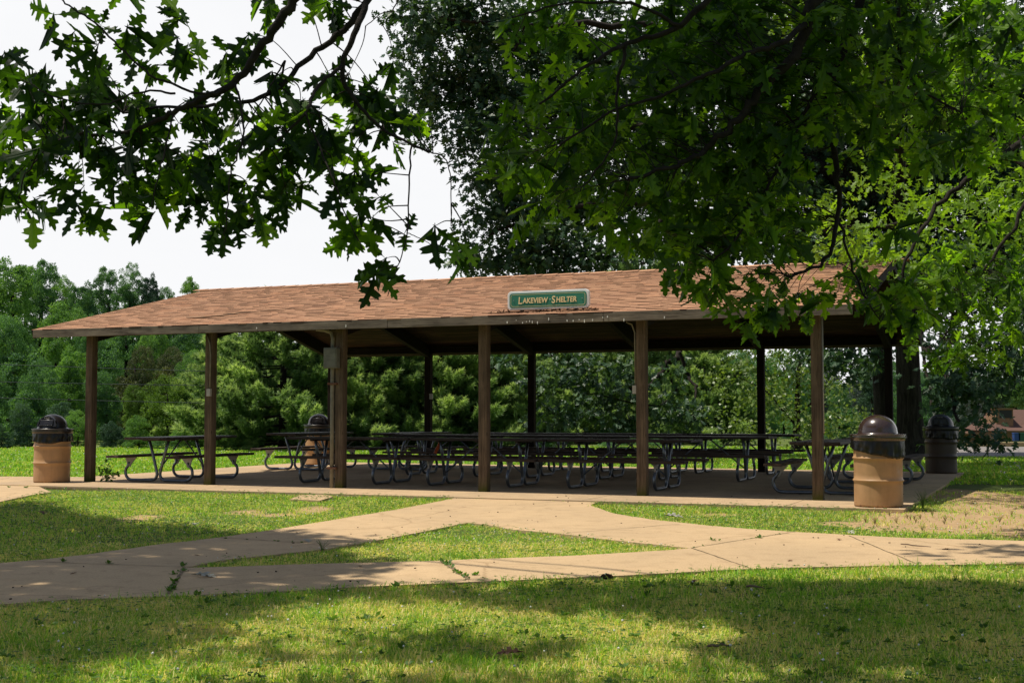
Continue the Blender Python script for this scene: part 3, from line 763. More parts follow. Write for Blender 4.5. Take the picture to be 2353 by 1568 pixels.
# ------------------------------------------------------------------ litter bins
def make_bin(name, label, x, y, rot, lidm, flap, seed, dm='drum_paint'):
    t = thing(name, label, 'litter bin', (x, y, .012), rot, 'litter bins around the shelter')
    r = .295
    prof = [(0, .004), (r - .012, .004), (r, .012), (r, .03)]
    for zc in (.325, .60):
        prof += [(r, zc - .022), (r + .011, zc - .009), (r + .018, zc), (r + .011, zc + .009), (r, zc + .022)]
    prof += [(r, .84), (r + .008, .85), (r - .02, .86)]
    rr = random.Random(seed); dents = [(rr.uniform(0, 6.28), rr.uniform(.1, .75), rr.uniform(.004, .014), rr.uniform(.05, .12)) for _ in range(7)]
    if seed == 1: dents.append((R(-62), .47, .02, .05))
    def fn(q, z, a):
        for da, dz, dd, ds in dents:
            d2 = ((math.remainder(a - da, 2 * math.pi)) * .3) ** 2 + (z - dz) ** 2
            q -= dd * math.exp(-d2 / ds ** 2)
        return q, z
    fine = []
    for (a, za), (c, zc) in zip(prof, prof[1:]):
        n = max(1, int(abs(zc - za) / .04)); fine += [(a + (c - a) * k / n, za + (zc - za) * k / n) for k in range(n)]
    fine.append(prof[-1])
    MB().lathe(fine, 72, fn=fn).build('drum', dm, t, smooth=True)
    ph = [rr.uniform(0, 6.28) for _ in range(6)]
    def bagfn(q, z, a):
        k = (z - .70) / .14
        wob = .006 * math.sin(9 * a + ph[0] + 12 * z) + .005 * math.sin(17 * a + ph[1] - 25 * z) + .004 * math.sin(31 * a + ph[2] + 9 * z)
        low = .012 * math.sin(2 * a + ph[3]) + .008 * math.sin(3 * a + ph[4]) + .004 * math.sin(7 * a + ph[5])
        if seed == 1: low += .045 * math.cos(a + R(75))* -1
        zz = z + (low * max(0, (.84 - z) / .14))
        return q + wob * (1.2 - max(0, min(1, k))) + .014, zz
    MB().lathe([(r + .002, .668), (r + .012, .672), (r + .014, .69), (r + .012, .71), (r + .012, .73), (r + .014, .75), (r + .012, .78), (r + .010, .81), (r + .008, .845)], 110, fn=bagfn).build('liner', 'liner', t, smooth=True)
    lp = [(r + .030, .815), (r + .037, .818), (r + .037, .872), (r + .034, .882), (r + .048, .884), (r + .046, .892), (.262, .897), (.246, .905), (.240, .925)]
    for k in range(1, 15):
        a = R(90 * k / 14); lp.append((.238 * math.cos(a) , .925 + .212 * math.sin(a)))
    lid = MB().lathe(lp, 64).build('lid', lidm, t, smooth=True)
    if flap:
        # push-door housing facing local -y
        b = MB(); n = 12; outer = []; inner = []
        for k in range(n + 1):
            a = R(180 * k / n); outer.append((.165 * math.cos(a), .93 + .175 * math.sin(a) ** .8)); inner.append((.14 * math.cos(a), .945 + .145 * math.sin(a) ** .8))
        def ys(x, z): 
            q = max(0, .24 ** 2 - x * x - max(0, (z - .925)) ** 2 * 1.25); return -math.sqrt(q)
        yf = -.235
        o1 = [(x, yf + .045 * (z - .93) / .17, z) for x, z in outer]; o2 = [(x, ys(x, z) + .03, z) for x, z in outer]
        i1 = [(x, yf + .045 * (z - .93) / .17, z) for x, z in inner]
        m = n + 1
        b.add(o1 + o2 + i1, [(k, k + 1, m + k + 1, m + k) for k in range(n)] + [(k + 1, k, 2 * m + k, 2 * m + k + 1) for k in range(n)] + [(0, m - 1, 2 * m + m - 1, 2 * m)])
        b.build('hood', lidm, lid, smooth=False)
        q = [(x * .98, yf + .012 + .045 * (z - .93) / .17, z) for x, z in inner]
        MB().add(q, [tuple(range(len(q)))]).build('recess', 'black_metal', lid)
        MB().box((0, yf + .02, .995), (.225, .012, .09), Matrix.Rotation(R(-14), 3, 'X')).build('push_door', lidm, lid, bevel=.004)
        MB().box((0, yf - .005, .948), (.225, .02, .012)).build('sill', lidm, lid, bevel=.003)
        bb = MB()
        for xx in (-.035, 0, .035): bb.box((xx, yf + .03, 1.075), (.017, .008, .012))
        bb.build('rivet', 'outlet', lid)
    return t
make_bin('litter_bin', 'tan drum litter bin with glossy brown dome lid by the right front post', 4.56, 16.33, R(20), 'lid_brown', False, 1)
bl = make_bin('litter_bin', 'tan drum litter bin with black dome lid left of the first post', -7.74, 22.06, R(-8), 'lid_dark', True, 2)
make_bin('litter_bin', 'tan drum litter bin with black dome lid behind the back left table', -4.37, 29.6, R(0), 'lid_dark', True, 3)
make_bin('litter_bin', 'litter bin with black dome lid at the back right corner, shade put into its drum colour', 8.3, 25.35, R(-20), 'lid_dark', True, 4, 'drum_shaded')

# ------------------------------------------------------------------ small things on the ground
def flat_leaf(px, mm, s, label, z=.014):
    x, y = gr(*px); k = random.random() * 6.28
    p, f, t = scatter(OAK[0], OAK[1], np.array([[0, 0, 0.]]), np.array([[math.cos(k), math.sin(k), .08]]), np.array([[random.uniform(-.3, .3), random.uniform(-.3, .3), 1.]]), np.array([s]), np.array([.5]))
    o = np_obj('fallen_leaf', p, f, t, mm); o.location = (x, y, z + s * .12)
    return tag(o, label, 'fallen leaf', 'fallen leaves on the ground')
for px, mm, s, lab in [((447, 1324), 'pale_leaf', .16, 'pale curled leaf on the shaded path near the joint'), ((700, 1242), 'pale_leaf', .12, 'small grey green leaf on the far shaded part of the path'),
                       ((175, 1317), 'dead_leaf', .05, 'brown leaf scrap on the path at the left edge'), ((446, 1276), 'dead_leaf', .045, 'tiny brown scrap on the path beside the island tip'),
                       ((1925, 1239), 'dead_leaf', .07, 'brown leaf on the right branch of the path'), ((830, 1302), 'dead_leaf', .05, 'dark scrap on the path below the grass island'),
                       ((1820, 1288), 'dead_leaf', .05, 'brown scrap at the near edge of the path at right'), ((1598, 1337), 'dead_leaf', .12, 'dark brown lobed leaf in the grass below the path'),
                       ((1944, 1223), 'pale_leaf', .10, 'white leaf scrap in the grass by the path'), ((1530, 1188), 'pale_leaf', .20, 'pale wilted leaf in the grass right of the junction'),
                       ((2180, 1262), 'dead_leaf', .06, 'brown leaf on the path near the right edge'), ((1195, 1504), 'dead_leaf', .12, 'curled tan leaf in the nearest grass'),
                       ((445, 1204), 'pale_leaf', .10, 'pale leaf on the shaded lawn left of the path'), ((95, 1178), 'dead_leaf', .16, 'tan leaf on the lawn in front of the left bin')]:
    flat_leaf(px, mm, s, lab, .006 if px[1] > 1330 or px[1] < 1215 else .004)
def stick(a, b, r, label):
    A, B = gr(*a), gr(*b); pts = [(A[0] + (B[0] - A[0]) * k / 5, A[1] + (B[1] - A[1]) * k / 5 + random.uniform(-.01, .01), .02 + random.uniform(0, .012)) for k in range(6)]
    tag(MB().tube(pts, [r, r, r * .9, r * .8, r * .6, r * .4], 6).build('stick', 'twig', smooth=True), label, 'stick')
stick((2070, 1256), (2138, 1261), .006, 'thin stick lying on the right part of the path')
stick((1625, 1604 - 110), (1680, 1492), .007, 'short stick lying in the near grass')
stick((1715, 1353), (1757, 1360), .008, 'pale stick in the shaded grass below the path')
def rock(px, s, label):
    b = MB(); pr = [(0, 0), (s * .9, .02 * s), (s, s * .35), (s * .7, s * .7), (0, s * .85)]
    o = b.lathe(pr, 9, fn=lambda q, z, a: (q * (1 + .15 * math.sin(3 * a + 1)), z)).build('stone', 'debris', smooth=True)
    x, y = gr(*px); o.location = (x, y, -.01); tag(o, label, 'stone')
rock((1393, 1325), .045, 'dark rounded stone at the edge of the near lawn')
# flat stone slab by the apron
MB_ = MB().poly_prism(G([(665, 1147), (735, 1150), (765, 1141), (745, 1136), (690, 1137)]), -.03, .008).build('paving_stone', 'concrete'); tag(MB_, 'small flat stone set in the lawn beside the slab edge', 'paving stone')
# weed by the first post
wt = thing('weed', 'leafy green weed growing at the foot of the leftmost post', 'weed', (OX + .16, OY + .02, .01))
n = 46; k = rng.random(n); a = rng.random(n) * 6.28
pos = np.stack([.05 + .16 * k * np.cos(a) + .09, .16 * k * np.sin(a), .02 + .36 * rng.random(n) ** 1.6], 1)
p, f, t = scatter(STAR[0], STAR[1], pos, rand_dir(n) + np.array([.3, 0, -.2]), rand_dir(n) * .5 + np.array([0, -.3, 1]), .06 + .06 * rng.random(n), rng.random(n))
np_obj('leaves', p, f, t, 'weed_leaf', wt)
b = MB()
for q in range(5): b.tube([(.0, 0, 0), (.06 + .02 * q, .01 * q - .02, .08), (.10 + .03 * q, .02 * q - .04, .18 + .03 * q)], [.004, .003, .002], 5)
b.build('stem', 'weed_leaf', wt)
b = MB()
for k in range(230):
    x, y = cone(8.0, 19, 0)(1); x, y = float(x[0]), float(y[0])
    ok = inpoly(np.array([x]), np.array([y]), walk_outer)[0] and not inpoly(np.array([x]), np.array([y]), island)[0]
    if not ok and not inpoly(np.array([x]), np.array([y]), slab)[0]: continue
    q = random.uniform(.004, .012); b.box((x, y, .014 + q * .3), (q * random.uniform(1, 2.4), q, q * .7), Matrix.Rotation(random.random() * 6.28, 3, 'Z'))
tag(b.build('path_debris', 'debris'), 'small dark crumbs and bits of bark scattered on the concrete', 'debris', kind='stuff')
# tall dry grass tuft at the right slab corner
def tuft(px, n, h, label):
    x, y = gr(*px); b = MB()
    for q in range(n):
        a = random.random() * 6.28; l = random.uniform(.1, .6) * h; hh = h * random.uniform(.5, 1)
        b.tube([(0, 0, 0), (l * .35 * math.cos(a), l * .35 * math.sin(a), hh * .6), (l * math.cos(a), l * math.sin(a), hh)], [.002, .0018, .001], 4)
    o = b.build('grass_tuft', 'dry_tuft' if 'dry' in label else 'weed_leaf', tint=True); o.location = (x, y, -.02); tag(o, label, 'grass tuft')
tuft((2120, 1166), 26, .26, 'spindly grass tuft at the right front corner of the slab')
tuft((740, 1262), 14, .12, 'taller grass blades at the far edge of the grass island')
for k_ in range(16):
    _x, _y = random.randint(1930, 2345), random.randint(1180, 1228)
    tuft((_x, _y), 12, random.uniform(.05, .1), 'small dry grass tuft on the bare tan ground at right'); COL.objects[-1]['group'] = 'dry tufts on the bare ground'
tuft((2010, 1200), 20, .10, 'dry grass tuft on the lawn left of the bare ground')

# ------------------------------------------------------------------ foreground oak
def curve_pts(pts, n=6):
    P = [np.array(p, float) for p in pts]; out = []
    for i in range(len(P) - 1):
        p0, p1, p2, p3 = P[max(i - 1, 0)], P[i], P[i + 1], P[min(i + 2, len(P) - 1)]
        for k in range(n):
            t = k / n; out.append(.5 * ((2 * p1) + (-p0 + p2) * t + (2 * p0 - 5 * p1 + 4 * p2 - p3) * t * t + (-p0 + 3 * p1 - 3 * p2 + p3) * t ** 3))
    out.append(P[-1]); return out
oak = thing('oak_tree', 'large oak whose dark lobed leaves hang across the top of the view in the foreground', 'tree', (5.8, 3.4, 0))
oak_off = np.array([5.8, 3.4, 0.])
br = MB(); NODES = []
def limb(pts, r0, r1, jitter=.02, nodes=True, sides=7):
    c = curve_pts(pts); m = len(c); out = []
    for i, p in enumerate(c):
        out.append(p + rng.normal(size=3) * jitter * (r0 / .03) ** .3 * .6)
    br.tube([tuple(p - oak_off) for p in out], [r0 + (r1 - r0) * (i / (m - 1)) ** .8 for i in range(m)], sides)
    if nodes: NODES.extend(out)
    return out
crownT = np.array([5.3, 4.2, 5.6])
limb([(5.8, 3.4, 3.6), (5.5, 3.8, 4.8), crownT, (4.2, 4.6, 6.3), (2.4, 5.0, 6.6)], .2, .1, 0, False, 10)
limb([(2.4, 5.0, 6.6), (.8, 5.2, 5.6), at(800, -160, 5.08), at(700, -30, 5.08), at(640, 55, 5.13), at(590, 120, 5.18), at(540, 188, 5.18), at(470, 225, 5.18), at(400, 258, 5.23), at(330, 290, 5.28), at(255, 307, 5.28), at(185, 309, 5.33)], .029, .006, .006)
limb([(2.4, 5.0, 6.6), (1.2, 5.6, 5.2), at(900, -120, 5.48), at(850, -10, 5.48), at(800, 60, 5.48), at(710, 130, 5.48), at(640, 200, 5.43), at(570, 235, 5.38), at(450, 245, 5.38), at(330, 250, 5.38), at(280, 260, 5.38)], .023, .004, .006)
limb([at(850, -10, 5.48), at(820, 65, 5.38), at(787, 150, 5.38), at(800, 210, 5.38), at(860, 280, 5.38), at(930, 325, 5.38), at(985, 350, 5.48)], .016, .004, .005)
limb([at(787, 150, 5.38), at(730, 200, 5.28), at(700, 260, 5.18), at(640, 320, 5.18), at(590, 360, 5.08)], .010, .003, .006)
limb([at(640, 200, 5.43), at(655, 140, 5.38), at(620, 200, 5.28), at(560, 300, 5.08)], .006, .002, .006)
limb([at(985, 350, 5.48), at(1020, 362, 5.48), at(1035, 410, 5.48), at(1036, 520, 5.48)], .0032, .002, .004)
limb([at(945, 335, 5.38), at(938, 440, 5.38), at(936, 530, 5.38), at(918, 600, 5.38), at(890, 680, 5.38)], .0042, .0018, .004)
limb([at(936, 535, 5.38), at(970, 550, 5.38), at(1005, 570, 5.38)], .0022, .0014, .003)
limb([at(530, 200, 5.18), at(470, 215, 5.08), at(360, 180, 4.98), at(285, 120, 4.98), at(215, 50, 4.98), at(150, 10, 4.98), at(120, -30, 4.98)], .006, .003, .008)
limb([at(400, 215, 5.08), at(330, 210, 4.98), at(230, 240, 4.88), at(120, 220, 4.88), at(50, 180, 4.88)], .005, .002, .008)
limb([at(185, 309, 5.33), at(120, 330, 5.28), at(60, 400, 5.18), at(40, 470, 5.18)], .006, .002, .008)
limb([at(400, 258, 5.23), at(380, 340, 5.18), at(360, 420, 5.08), at(350, 480, 5.08)], .004, .002, .008)
limb([at(540, 188, 5.18), at(560, 300, 5.08), at(530, 400, 5.08), at(520, 500, 5.08), at(515, 560, 5.08)], .005, .002, .008)
limb([at(700, 260, 5.18), at(730, 330, 5.18), at(760, 400, 5.08), at(790, 480, 5.08), at(830, 570, 5.08)], .005, .002, .008)
limb([at(930, -60, 6.2), at(905, 20, 6.1), at(880, 30, 6.0), at(840, 60, 5.68)], .004, .002, .004)
n_left = len(NODES)
# right limbs
limb([(5.3, 4.2, 5.6), (4.6, 6.2, 6.2), (4.0, 7.6, 5.6), at(1960, -120, 7.70), at(1876, 0, 7.60), at(1826, 125, 7.60), at(1741, 215, 7.60), at(1691, 280, 7.60), at(1626, 340, 7.60), at(1551, 380, 7.50), at(1441, 412, 7.50)], .062, .009, .012)
limb([at(1861, 45, 7.60), at(1796, 100, 7.40), at(1726, 120, 7.40), at(1651, 160, 7.30), at(1576, 195, 7.30), at(1521, 220, 7.30), at(1400, 260, 7.30), at(1290, 330, 7.30)], 0.020, .006, .01)
limb([(4.0, 7.6, 5.6), at(2010, -110, 8.30), at(1976, 0, 8.30), at(1941, 100, 8.30), at(1896, 250, 8.20), at(1921, 375, 8.10), at(1926, 500, 8.10), at(1896, 600, 8.00), at(1801, 635, 7.90)], 0.043, .008, .012)
limb([at(1941, 80, 8.30), at(1900, 170, 8.00), at(1851, 250, 7.90), at(1786, 390, 7.80), at(1706, 530, 7.70), at(1640, 600, 7.70)], 0.017, .006, .012)
limb([at(2080, -80, 8.10), at(2066, 0, 8.10), at(2066, 135, 8.10), at(2096, 190, 8.10), at(2206, 260, 8.10)], 0.017, .006, .012)
limb([(5.3, 4.2, 5.6), (6.0, 8.0, 5.6), at(2480, 200, 11.), at(2352, 325, 10.5), at(2251, 390, 10.3), at(2151, 475, 10.2), at(2080, 600, 10.), at(2060, 700, 10.)], 0.052, .008, .012)
limb([(6.0, 8.0, 5.6), (6.2, 12, 5.2), at(2420, 330, 13), at(2330, 520, 13), at(2230, 660, 13), at(2170, 780, 13)], 0.041, .008, .02)
limb([(5.3, 4.2, 5.6), (3.4, 7.4, 6.0), at(1700, -120, 7.10), at(1640, -20, 7.10), at(1560, 60, 7.10), at(1440, 100, 7.10), at(1340, 160, 7.00), at(1240, 240, 7.00)], 0.035, .006, .012)
limb([at(1440, 100, 7.10), at(1420, 200, 7.10), at(1410, 330, 7.10), at(1330, 440, 7.10)], .012, .004, .012)
limb([at(1926, 500, 8.10), at(1960, 620, 8.10), at(2000, 700, 8.10), at(2020, 740, 8.10)], .01, .003, .012)
limb([at(1560, 60, 7.10), at(1450, 10, 7.00), at(1300, 10, 6.90), at(1180, 40, 6.90)], .012, .004, .01)
# trunk
tr = MB(); pts = curve_pts([(0, 0, -.1), (.02, 0, .4), (0, .05, 1.6), (0, .0, 2.8), (0, 0, 3.7)], 5)
tr.tube([tuple(p) for p in pts], [.46 if i < 2 else .34 - .006 * i for i in range(len(pts))], 18).build('trunk', 'bark_ridged', oak, smooth=True)
# leaf sprays
LP, LA, LN, LS, LT = [], [], [], [], []
NODEARR = np.array(NODES)
def spray(c, size, k, droop=.5, tint=None, twig=True, rad=.0):
    c = np.array(c)
    tdir = unit(rng.normal(size=3) * np.array([1, 1, .5]) + np.array([0, 0, -droop]))
    for j in range(k):
        d = unit(tdir * .5 + rng.normal(size=3) * .75 + np.array([0, 0, -droop * .8]))
        LP.append(c + rng.normal(size=3) * rad + d * size * .12); LA.append(d)
        LN.append(rng.normal(size=3) * .55 + np.array([0, -.45, .75])); LS.append(size * rng.uniform(.5, 1.15)); LT.append(rng.random() ** 1.6)
    if twig:
        dd = np.linalg.norm(NODEARR - c, axis=1); i = int(np.argmin(dd + rng.random(len(dd)) * .25))
        if .04 < dd[i] < (.33 if c[1] < 6.5 else .8):
            a = NODEARR[i]; mid = (a + c) / 2 + rng.normal(size=3) * .05 * dd[i] + np.array([0, 0, .08 * dd[i]])
            cc = curve_pts([a, mid, c], 4); br.tube([tuple(q - oak_off) for q in cc], [.0034 - .0022 * q / (len(cc) - 1) for q in range(len(cc))], 4, False)
left_blobs = [(130, 85, 45, 2), (285, 12, 50, 2), (325, 92, 35, 2), (310, 165, 0, 1), (430, 98, 32, 2), (395, 118, 20, 1), (100, 170, 45, 3), (205, 185, 55, 4), (235, 120, 40, 2), (25, 140, 20, 1), (30, 200, 35, 1), (100, 250, 60, 5), (60, 320, 60, 5), (150, 310, 65, 6), (15, 400, 40, 3),
    (60, 455, 50, 4), (120, 440, 50, 4), (170, 520, 30, 3), (55, 520, 25, 2), (230, 250, 60, 5), (210, 350, 60, 4), (185, 440, 35, 2), (360, 190, 25, 1), (420, 110, 30, 1), (610, 25, 32, 3), (660, 15, 30, 2), (775, 20, 35, 3), (560, 125, 22, 2), (520, 165, 30, 2), (440, 175, 35, 2),
    (380, 300, 70, 7), (480, 290, 75, 8), (560, 230, 55, 5), (600, 330, 75, 7), (330, 370, 50, 4), (290, 300, 50, 5), (350, 450, 50, 5), (430, 420, 70, 7), (520, 410, 70, 7), (560, 490, 40, 4), (520, 555, 28, 3), (340, 510, 35, 3), (430, 500, 30, 2), (620, 430, 60, 5), (690, 380, 65, 6),
    (640, 230, 40, 3), (720, 250, 50, 4), (800, 200, 55, 4), (740, 320, 60, 6), (830, 290, 60, 6), (870, 245, 40, 3), (900, 310, 50, 4), (970, 310, 35, 3), (900, 175, 15, 1), (780, 370, 50, 4), (830, 400, 40, 3), (760, 460, 45, 4), (850, 490, 45, 4), (800, 540, 50, 4), (850, 570, 40, 4),
    (820, 610, 25, 2), (870, 630, 20, 2), (930, 580, 18, 1), (1015, 550, 22, 1), (1080, 610, 22, 1), (870, 675, 10, 1), (660, 500, 35, 2), (600, 540, 25, 2), (250, 430, 40, 2), (265, 480, 30, 2), (690, 460, 35, 2), (640, 310, 50, 3), (80, 380, 50, 3), (20, 270, 35, 3), (10, 480, 30, 2), (1060, 590, 15, 1), (480, 480, 30, 2)]
for bx, by, r, c in left_blobs:
    for k in range(max(1, int(c * (.75 if 300 < bx < 760 and 180 < by < 380 else 1))) if bx < 700 or by < 330 else max(1, int(c * .6))):
        a = rng.random() * 6.28; q = rng.random() ** .6 * r
        Y = 5.62 + rng.normal() * .2
        spray(at(bx + q * math.cos(a), by - (30 if by < 400 else 42) + q * math.sin(a), Y), .138, int(rng.integers(3, 6)), .55)
n_leaf_left = len(LP)
right_poly = [(1150, 40), (1190, 210), (1110, 330), (1085, 370), (1130, 390), (1180, 450), (1230, 530), (1280, 480), (1400, 540), (1480, 560), (1560, 630), (1640, 690), (1740, 740), (1800, 700), (1900, 700), (1960, 660), (2040, 720), (2130, 740), (2250, 600), (2400, 560), (2400, -60), (1150, -60), (1200, 0)]
def in_list(x, y, poly): return bool(inpoly(np.array([x]), np.array([y]), poly)[0])
cnt = 0
while cnt < 900:
    x, y = rng.uniform(1090, 2420), rng.uniform(-90, 745)
    if not in_list(x, y, right_poly): continue
    w = 1.0
    if 1830 < x and 370 < y < 620: w = .05       # opening to the sunlit maple behind
    if x < 1230: w = .35
    if x > 1780 and y < 370: w = .7
    if y > 560: w = min(w, .32 if x < 2050 else .3)
    if x < 1500 and y < 130: w = .2
    if 1190 < x < 1480 and 120 < y < 560: w = min(w, .6)
    if rng.random() > w: continue
    Y = rng.uniform(7.5, 9.3)
    if x > 2150: Y = rng.uniform(8, 11)
    spray(at(x, y, Y), .165, int(rng.integers(3, 6)), .5); cnt += 1
for (bx, by, r, c) in [(1575, 650, 40, 5), (1640, 690, 45, 7), (1700, 650, 50, 6), (1750, 740, 40, 6), (1790, 690, 40, 5), (1850, 720, 30, 4), (1900, 690, 35, 4), (1560, 600, 50, 6), (1480, 560, 50, 6), (1960, 640, 45, 6), (1220, 500, 40, 4), (1130, 370, 40, 4), (1180, 220, 35, 4), (1250, 430, 50, 6), (1980, 700, 30, 3), (2060, 740, 25, 4), (2030, 690, 40, 5), (2120, 700, 40, 4)]:
    for k in range(max(2, int(c * .7))):
        a = rng.random() * 6.28; q = rng.random() ** .6 * r; spray(at(bx + q * math.cos(a), by - 12 + q * math.sin(a), rng.uniform(8.2, 9.0)), .16, int(rng.integers(3, 6)), .55)
NODEARR = np.array(NODES)
for (bx, by, r, c) in [(2180, 700, 60, 12), (2250, 640, 70, 16), (2300, 740, 60, 14), (2200, 790, 50, 12), (2340, 650, 70, 14), (2270, 820, 40, 8), (2330, 800, 35, 5), (2150, 830, 30, 5), (2170, 610, 60, 10), (2340, 600, 60, 9), (2100, 780, 25, 4), (2230, 720, 60, 14), (2320, 700, 60, 12), (2160, 660, 50, 10), (2120, 640, 40, 6)]:
    for k in range(c):
        a = rng.random() * 6.28; q = rng.random() ** .6 * r; spray(at(bx + q * math.cos(a), by + q * math.sin(a), rng.uniform(12.2, 13.8)), .15, int(rng.integers(3, 6)), .45)
# canopy overhead, above the frame: shades the near lawn
shade_polys = [G([(-250, 1190), (75, 1150), (125, 1170), (275, 1193), (350, 1202), (500, 1218), (625, 1219), (700, 1225), (800, 1238), (820, 1250), (700, 1262), (860, 1290), (780, 1330), (820, 1365), (600, 1395), (430, 1430), (330, 1480), (150, 1530), (-200, 1600)]),
               G([(450, 1465), (700, 1440), (950, 1458), (1250, 1462), (1300, 1490), (1000, 1508), (700, 1500), (500, 1500)]),
               G([(820, 1360), (1000, 1345), (1250, 1350), (1180, 1372), (900, 1380)]),
               G([(1230, 1352), (1500, 1335), (1700, 1345), (2352, 1335), (2600, 1340), (2600, 1660), (1700, 1640), (1680, 1500), (1780, 1440), (1700, 1415), (1400, 1405), (1200, 1385)]),
               G([(2050, 1275), (2352, 1250), (2600, 1250), (2600, 1290), (2352, 1286), (2200, 1284)]),
               [(-3, 4.0), (3.5, 4.0), (3.5, 5.5), (-3, 5.5)]]
UP, UA, UN, US, UT = [], [], [], [], []
dens = [1.05, 1.0, .8, 1.45, .3, .5]
for pl, dn in zip(shade_polys, dens):
    xs_ = [p[0] for p in pl]; ys_ = [p[1] for p in pl]; A = (max(xs_) - min(xs_)) * (max(ys_) - min(ys_))
    for k in range(int(A * (36 if pl is shade_polys[0] else 27) * dn)):
        x, y = rng.uniform(min(xs_), max(xs_)), rng.uniform(min(ys_), max(ys_))
        if not in_list(x, y, pl): continue
        hole = math.sin(x * 2.9 + 1.2 * math.sin(y * 2.1)) * math.sin(y * 2.5 + x * .8 + 1)
        if hole > .66 and pl is not shade_polys[0] and rng.random() < .85: continue
        h = 8.6 + rng.random() * 3.2
        c = np.array([x - .38 * h, y, h]); m = 11
        UP.append(c + rng.normal(size=(m, 3)) * np.array([.17, .17, .2])); UA.append(rng.normal(size=(m, 3)) + np.array([0, 0, -.5])); UN.append(rng.normal(size=(m, 3)) * .5 + np.array([0, 0, 1])); US.append(.20 + .06 * rng.random(m)); UT.append(rng.random(m))
        if rng.random() < .12: NODES.append(c)
LPa, LAa, LNa, LSa, LTa = map(np.array, (LP, LA, LN, LS, LT)); LTa[n_leaf_left:] = .36 + .64 * LTa[n_leaf_left:]  # right leaves get lighter tints, backlight put into the colour
PP, FF, TT = [], [], []; o_ = 0; kind = rng.integers(0, 3, len(LPa))
for kk, tpl in enumerate((OAK, OAK2, OAK3)):
    m_ = kind == kk; a_, b_, c_ = scatter(tpl[0], tpl[1], LPa[m_], LAa[m_], LNa[m_], LSa[m_], LTa[m_]); PP.append(a_); FF.append(b_ + o_); TT.append(c_); o_ += len(a_)
p1, f1, t1 = np.concatenate(PP), np.concatenate(FF), np.concatenate(TT)
p2, f2, t2 = scatter(STAR[0], STAR[1], np.concatenate(UP), np.concatenate(UA), np.concatenate(UN), np.concatenate(US), np.concatenate(UT))
print('leaves fg', len(LP), 'over', len(p2) // len(STAR[0]))
# limbs that carry the overhead canopy
for tgt in [(-6.5, 9.5, 9.5), (-7.5, 12.5, 10.4), (-5.5, 7.5, 9.6), (-4.5, 11, 10), (-1.5, 8.5, 9.8), (1.5, 9.0, 10), (-4.0, 6.0, 9.2)]:
    limb([(5.3, 4.2, 5.6), (3.9 + .2 * tgt[0], 5.2, 8.4), tuple(np.array(tgt) * .6 + np.array([1.5, 2, 3.0])), tgt], .08, .012, .03, False)
np_obj('leaves', np.concatenate([p1, p2]) - oak_off, np.concatenate([f1, f2 + len(p1)]), np.concatenate([t1, t2]), 'oak_leaf', oak)
br.build('branches', 'bark', oak, smooth=True)

# ------------------------------------------------------------------ crowns from blobs placed in the scene
def blob_crown(blobs, leaf, lsize, n_per_m2, clump=.45, per=26, squash=.8, flat=.8, shell=.55):
    P, A, Nn, S, T = [], [], [], [], []
    for bx, by, r, Y in blobs:
        c = at(bx, by, Y); rm = r / FPX * Y
        nc = max(2, int(math.pi * rm * rm * n_per_m2 / per))
        d = rand_dir(nc); d[:, 1] = -np.abs(d[:, 1]) * .8 + .15 * rng.random(nc)
        cc = c + d * rm * (shell + (1 - shell) * rng.random((nc, 1))) * np.array([1, 1.0, squash])
        q = cc[:, None, :] + rng.normal(size=(nc, per, 3)) * clump * .5 * np.array([1, 1, .6])
        out = np.repeat(d[:, None, :], per, 1)
        P.append(q.reshape(-1, 3)); A.append((rng.normal(size=(nc, per, 3)) + out * .6 + np.array([0, 0, -.35])).reshape(-1, 3))
        Nn.append((rng.normal(size=(nc, per, 3)) * .6 + np.array([0, -.2, flat])).reshape(-1, 3))
        S.append(lsize * (.7 + .6 * rng.random(nc * per))); T.append(np.clip(np.repeat(rng.random(nc), per) * .6 + rng.random(nc * per) * .4, 0, 1))
    return scatter(leaf[0], leaf[1], np.concatenate(P), np.concatenate(A), np.concatenate(Nn), np.concatenate(S), np.concatenate(T))
def blob_tree(name, label, base, blobs, leaf, lsize, dens, material, trunks, limbs, group=None, extra=None, **kw):
    t = thing(name, label, 'tree', (*base, 0), 0, group); off = np.array([*base, 0.])
    p, f, tt = blob_crown(blobs, leaf, lsize, dens, **kw)
    if extra is not None:
        m = 40; c = np.repeat(np.array(extra), m, 0) + rng.normal(size=(len(extra) * m, 3)) * .34; n = len(c)
        p_, f_, t_ = scatter(leaf[0], leaf[1], c, rng.normal(size=(n, 3)), rng.normal(size=(n, 3)) * .5 + np.array([0, 0, 1.]), lsize * 1.35 * (.8 + .4 * rng.random(n)), rng.random(n))
        f = np.concatenate([f, f_ + len(p)]); p = np.concatenate([p, p_]); tt = np.concatenate([tt, t_])
    np_obj('crown', p - off, f, tt, material, t)
    for pts, r0, r1 in trunks:
        c = curve_pts(pts, 5); m = len(c)
        rr = [(r0 + (r1 - r0) * i / (m - 1)) * (1 + .75 * math.exp(-max(c[i][2], 0) * 2.6)) for i in range(m)]
        b = MB(); b.tube([tuple(q - off) for q in c], rr, 20); b.v = [(x * 1, y, z) for x, y, z in b.v]
        b.build('trunk', 'bark_ridged', t, smooth=True)
    if limbs:
        b = MB()
        for pts, r0, r1 in limbs:
            c = curve_pts(pts, 5); m = len(c); b.tube([tuple(q + rng.normal(size=3) * .03 - off) for q in c], [r0 + (r1 - r0) * i / (m - 1) for i in range(m)], 6)
        b.build('branches', 'bark', t, smooth=True)
    return t
Ym = 34
